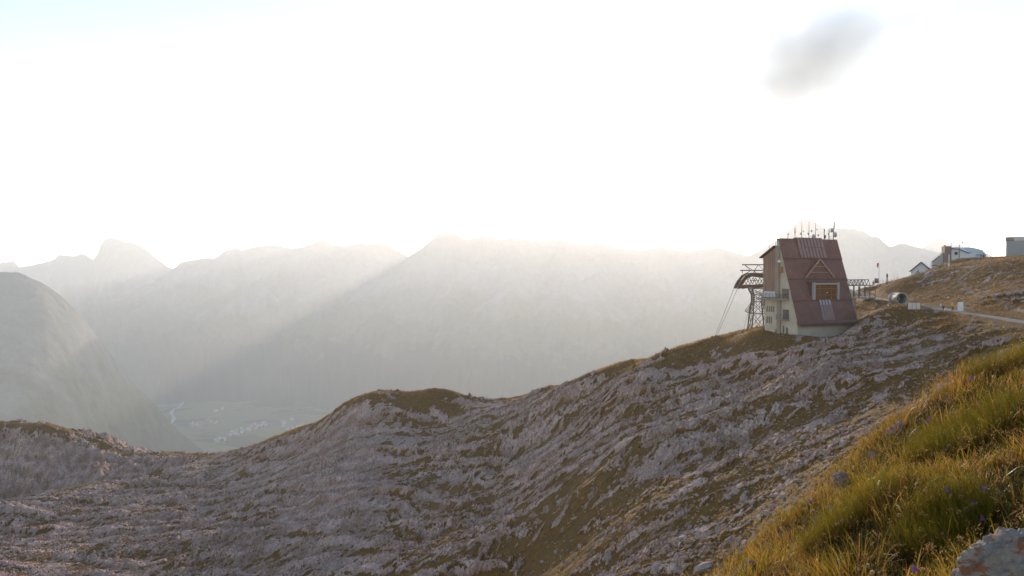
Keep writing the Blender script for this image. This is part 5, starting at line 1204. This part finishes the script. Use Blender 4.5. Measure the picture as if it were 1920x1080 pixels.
def spike(px, py, h, lean, mat=MAT_SEED, ln=0.03, rad=0.0032):
    root, tip = rooted(px, py, h); root = root + Vector((-lean * 0.6, 0, 0)); root.z = float(fg_ground(np.array([root.x]), np.array([root.y]))[0]) - 0.01
    e = empty("grass_stalk", root); tag(e, "dry grass stalk with a pale narrow seed head on the near slope", "grass stalk", "dry grass stalks on the near slope")
    pts = stem(root, tip, Vector((-lean * 0.25, 0, 0.05)), 0.00075, MAT_SEED, e)
    d = (pts[-1] - pts[-2]).normalized() + Vector((lean * 2, 0, -abs(lean) * 1.5)); d.normalize(); b = pts[-1]
    mb = MB(); prof = [(0.0004, -0.002), (rad * 0.7, ln * 0.12), (rad, ln * 0.3), (rad * 0.75, ln * 0.4), (rad, ln * 0.52), (rad * 0.6, ln * 0.64), (rad * 0.75, ln * 0.75), (rad * 0.3, ln * 0.9), (0.0002, ln)]
    mb.lathe(prof, b, d, 7)
    for k in range(9):
        t = rp.uniform(0.1, 0.9); q = b + d * ln * t; a = rp.uniform(0, 6.28); r = Vector((math.cos(a), math.sin(a), 0.4)) * rad * 2.2; mb.poly([q - d * 0.002, q + r + d * 0.004, q + d * 0.004], [(0, 1, 2)])
    mb.build("seed_head", mat, e)
for px, py, h, l in [(1738, 664, .22, -.05), (1748, 678, .20, -.04), (1735, 707, .14, -.06), (1708, 779, .12, .0), (1655, 808, .13, -.06), (1650, 786, .17, -.08), (1412, 975, .14, -.06), (1447, 970, .10, -.02), (1447, 985, .10, .0), (1803, 808, .1, 0), (1646, 910, .12, .03), (1699, 917, .12, 0), (1716, 912, .12, -.03),
        (1727, 913, .13, -.04), (1737, 929, .12, -.04), (1746, 938, .12, -.04), (1780, 935, .11, -.02), (1700, 952, .12, -.06), (1692, 962, .12, -.06), (1672, 932, .12, -.06), (1784, 905, .12, 0), (1869, 938, .12, 0), (1893, 966, .11, .06), (1754, 980, .11, -.03), (1728, 1008, .1, .04), (1736, 1028, .13, .05), (1745, 1030, .12, .06),
        (1669, 1052, .09, 0), (1645, 1005, .14, 0), (1648, 1010, .12, 0), (1630, 1025, .09, .03), (1674, 1025, .09, .03), (1610, 1070, .08, .02), (1530, 1055, .1, .02), (1480, 1045, .1, .03), (1575, 1060, .1, -.03), (1560, 910, .1, .03), (1600, 880, .1, .02), (1580, 925, .1, -.02), (1520, 960, .1, .03), (1490, 985, .1, -.03), (1850, 860, .1, .02), (1778, 700, .14, -.02), (1790, 690, .16, .03)]:
    spike(px, py, h, l, MAT_FLUFF if rp.random() < 0.4 else MAT_SEED, rp.uniform(0.018, 0.036), rp.uniform(0.0022, 0.0036))
def globe(px, py, h, r, mat, name, label, cat, group):
    root, tip = rooted(px, py, h); e = empty(name, root); tag(e, label, cat, group); pts = stem(root, tip, Vector((0.01, 0, 0.01)), 0.0009, MAT_STEM, e); b = pts[-1]; mb = MB()
    for k in range(70):
        a = rp.uniform(0, 6.28); z = rp.uniform(-0.7, 1); q = math.sqrt(max(0, 1 - z * z)); n_ = Vector((q * math.cos(a), q * math.sin(a), z)); s_ = n_.cross(Vector((0.3, 0.5, 0.8))).normalized() * r * 0.22
        c_ = b + n_ * r * 0.5; mb.poly([c_ - s_, c_ + s_, b + n_ * r * rp.uniform(0.9, 1.25)], [(0, 1, 2)])
    mb.build("flower_head", mat, e)
for px, py in [(1545, 993), (1513, 1044), (1540, 1040), (1551, 1040), (1566, 1046), (1520, 1020), (1594, 1010)]: globe(px, py, 0.07, 0.009, MAT_BROWN, "clover_head", "withered brown round clover head in the low grass", "flower", "withered clover heads")
for px, py in [(1627, 1060), (1635, 1074), (1686, 966), (1729, 963), (1738, 968), (1570, 983)]: globe(px, py, 0.08, 0.009, MAT_FLUFF, "seed_ball", "pale fluffy round seed ball above the grass", "flower", "pale round seed balls")
for px, py in [(1802, 932), (1822, 948), (1798, 960), (1812, 955), (1783, 957), (1800, 1010), (1732, 1070)]: globe(px, py, 0.11, 0.010, MAT_SEED, "thistle_head", "dried tan thistle head near the boulder", "flower", "dried thistle heads")
for px, py in [(1856, 975), (1868, 985), (1858, 966)]: globe(px, py, 0.08, 0.007, MAT_YEL, "yellow_flower", "small yellow flower just above the boulder", "flower", "yellow flowers above the boulder")
root, tip = rooted(1884, 872, 0.15); e = empty("dried_umbel", root); tag(e, "dried branching umbel with tan florets standing above the dark grass", "flower"); pts = stem(root, tip, Vector((0.01, 0, 0.02)), 0.0013, MAT_STEM, e)
for k in range(12):
    a = k * 0.9; q = pts[-1] + Vector((0.032 * math.cos(a) * rp.uniform(.4, 1), 0.03 * math.sin(a), rp.uniform(0.012, 0.05)))
    mb = MB(); mb.tube([pts[-1], (pts[-1] + q) / 2 + Vector((0, 0, .004)), q], 0.0006, 4)
    for j in range(9):
        n_ = Vector((rp.uniform(-1, 1), rp.uniform(-1, 1), rp.uniform(-.3, 1))).normalized(); s_ = n_.cross(Vector((0.2, 0.7, 0.6))).normalized() * 0.002; mb.poly([q - s_, q + s_, q + n_ * 0.007], [(0, 1, 2)])
    mb.build("floret", MAT_SEED, e)
# tiny dry florets through the sunny edge: nobody could count them
n = 6500; fxs, fys = scatter(n); n = len(fxs); fz = fg_ground(fxs, fys) + rf.uniform(0.03, 0.14, n)
V = []; 
dirs = rf.normal(size=(n, 6, 3)); dirs /= np.linalg.norm(dirs, axis=-1, keepdims=True); ctr = np.stack([fxs, fys, fz], -1)[:, None] + rf.normal(0, 0.006, (n, 6, 3)); sd_ = np.cross(dirs, np.array([0.3, 0.5, 0.81])) * 0.0016
V = np.stack([ctr - sd_, ctr + sd_, ctr + dirs * rf.uniform(0.004, 0.010, (n, 6, 1))], 2).reshape(-1, 3)
me = mesh_np("dry_florets", V, tris=np.arange(len(V)).reshape(-1, 3), smooth=False); me.materials.append(MAT_SEED); tag(link("dry_florets", me), "tiny dry tan florets scattered through the near grass", "florets", kind="stuff")
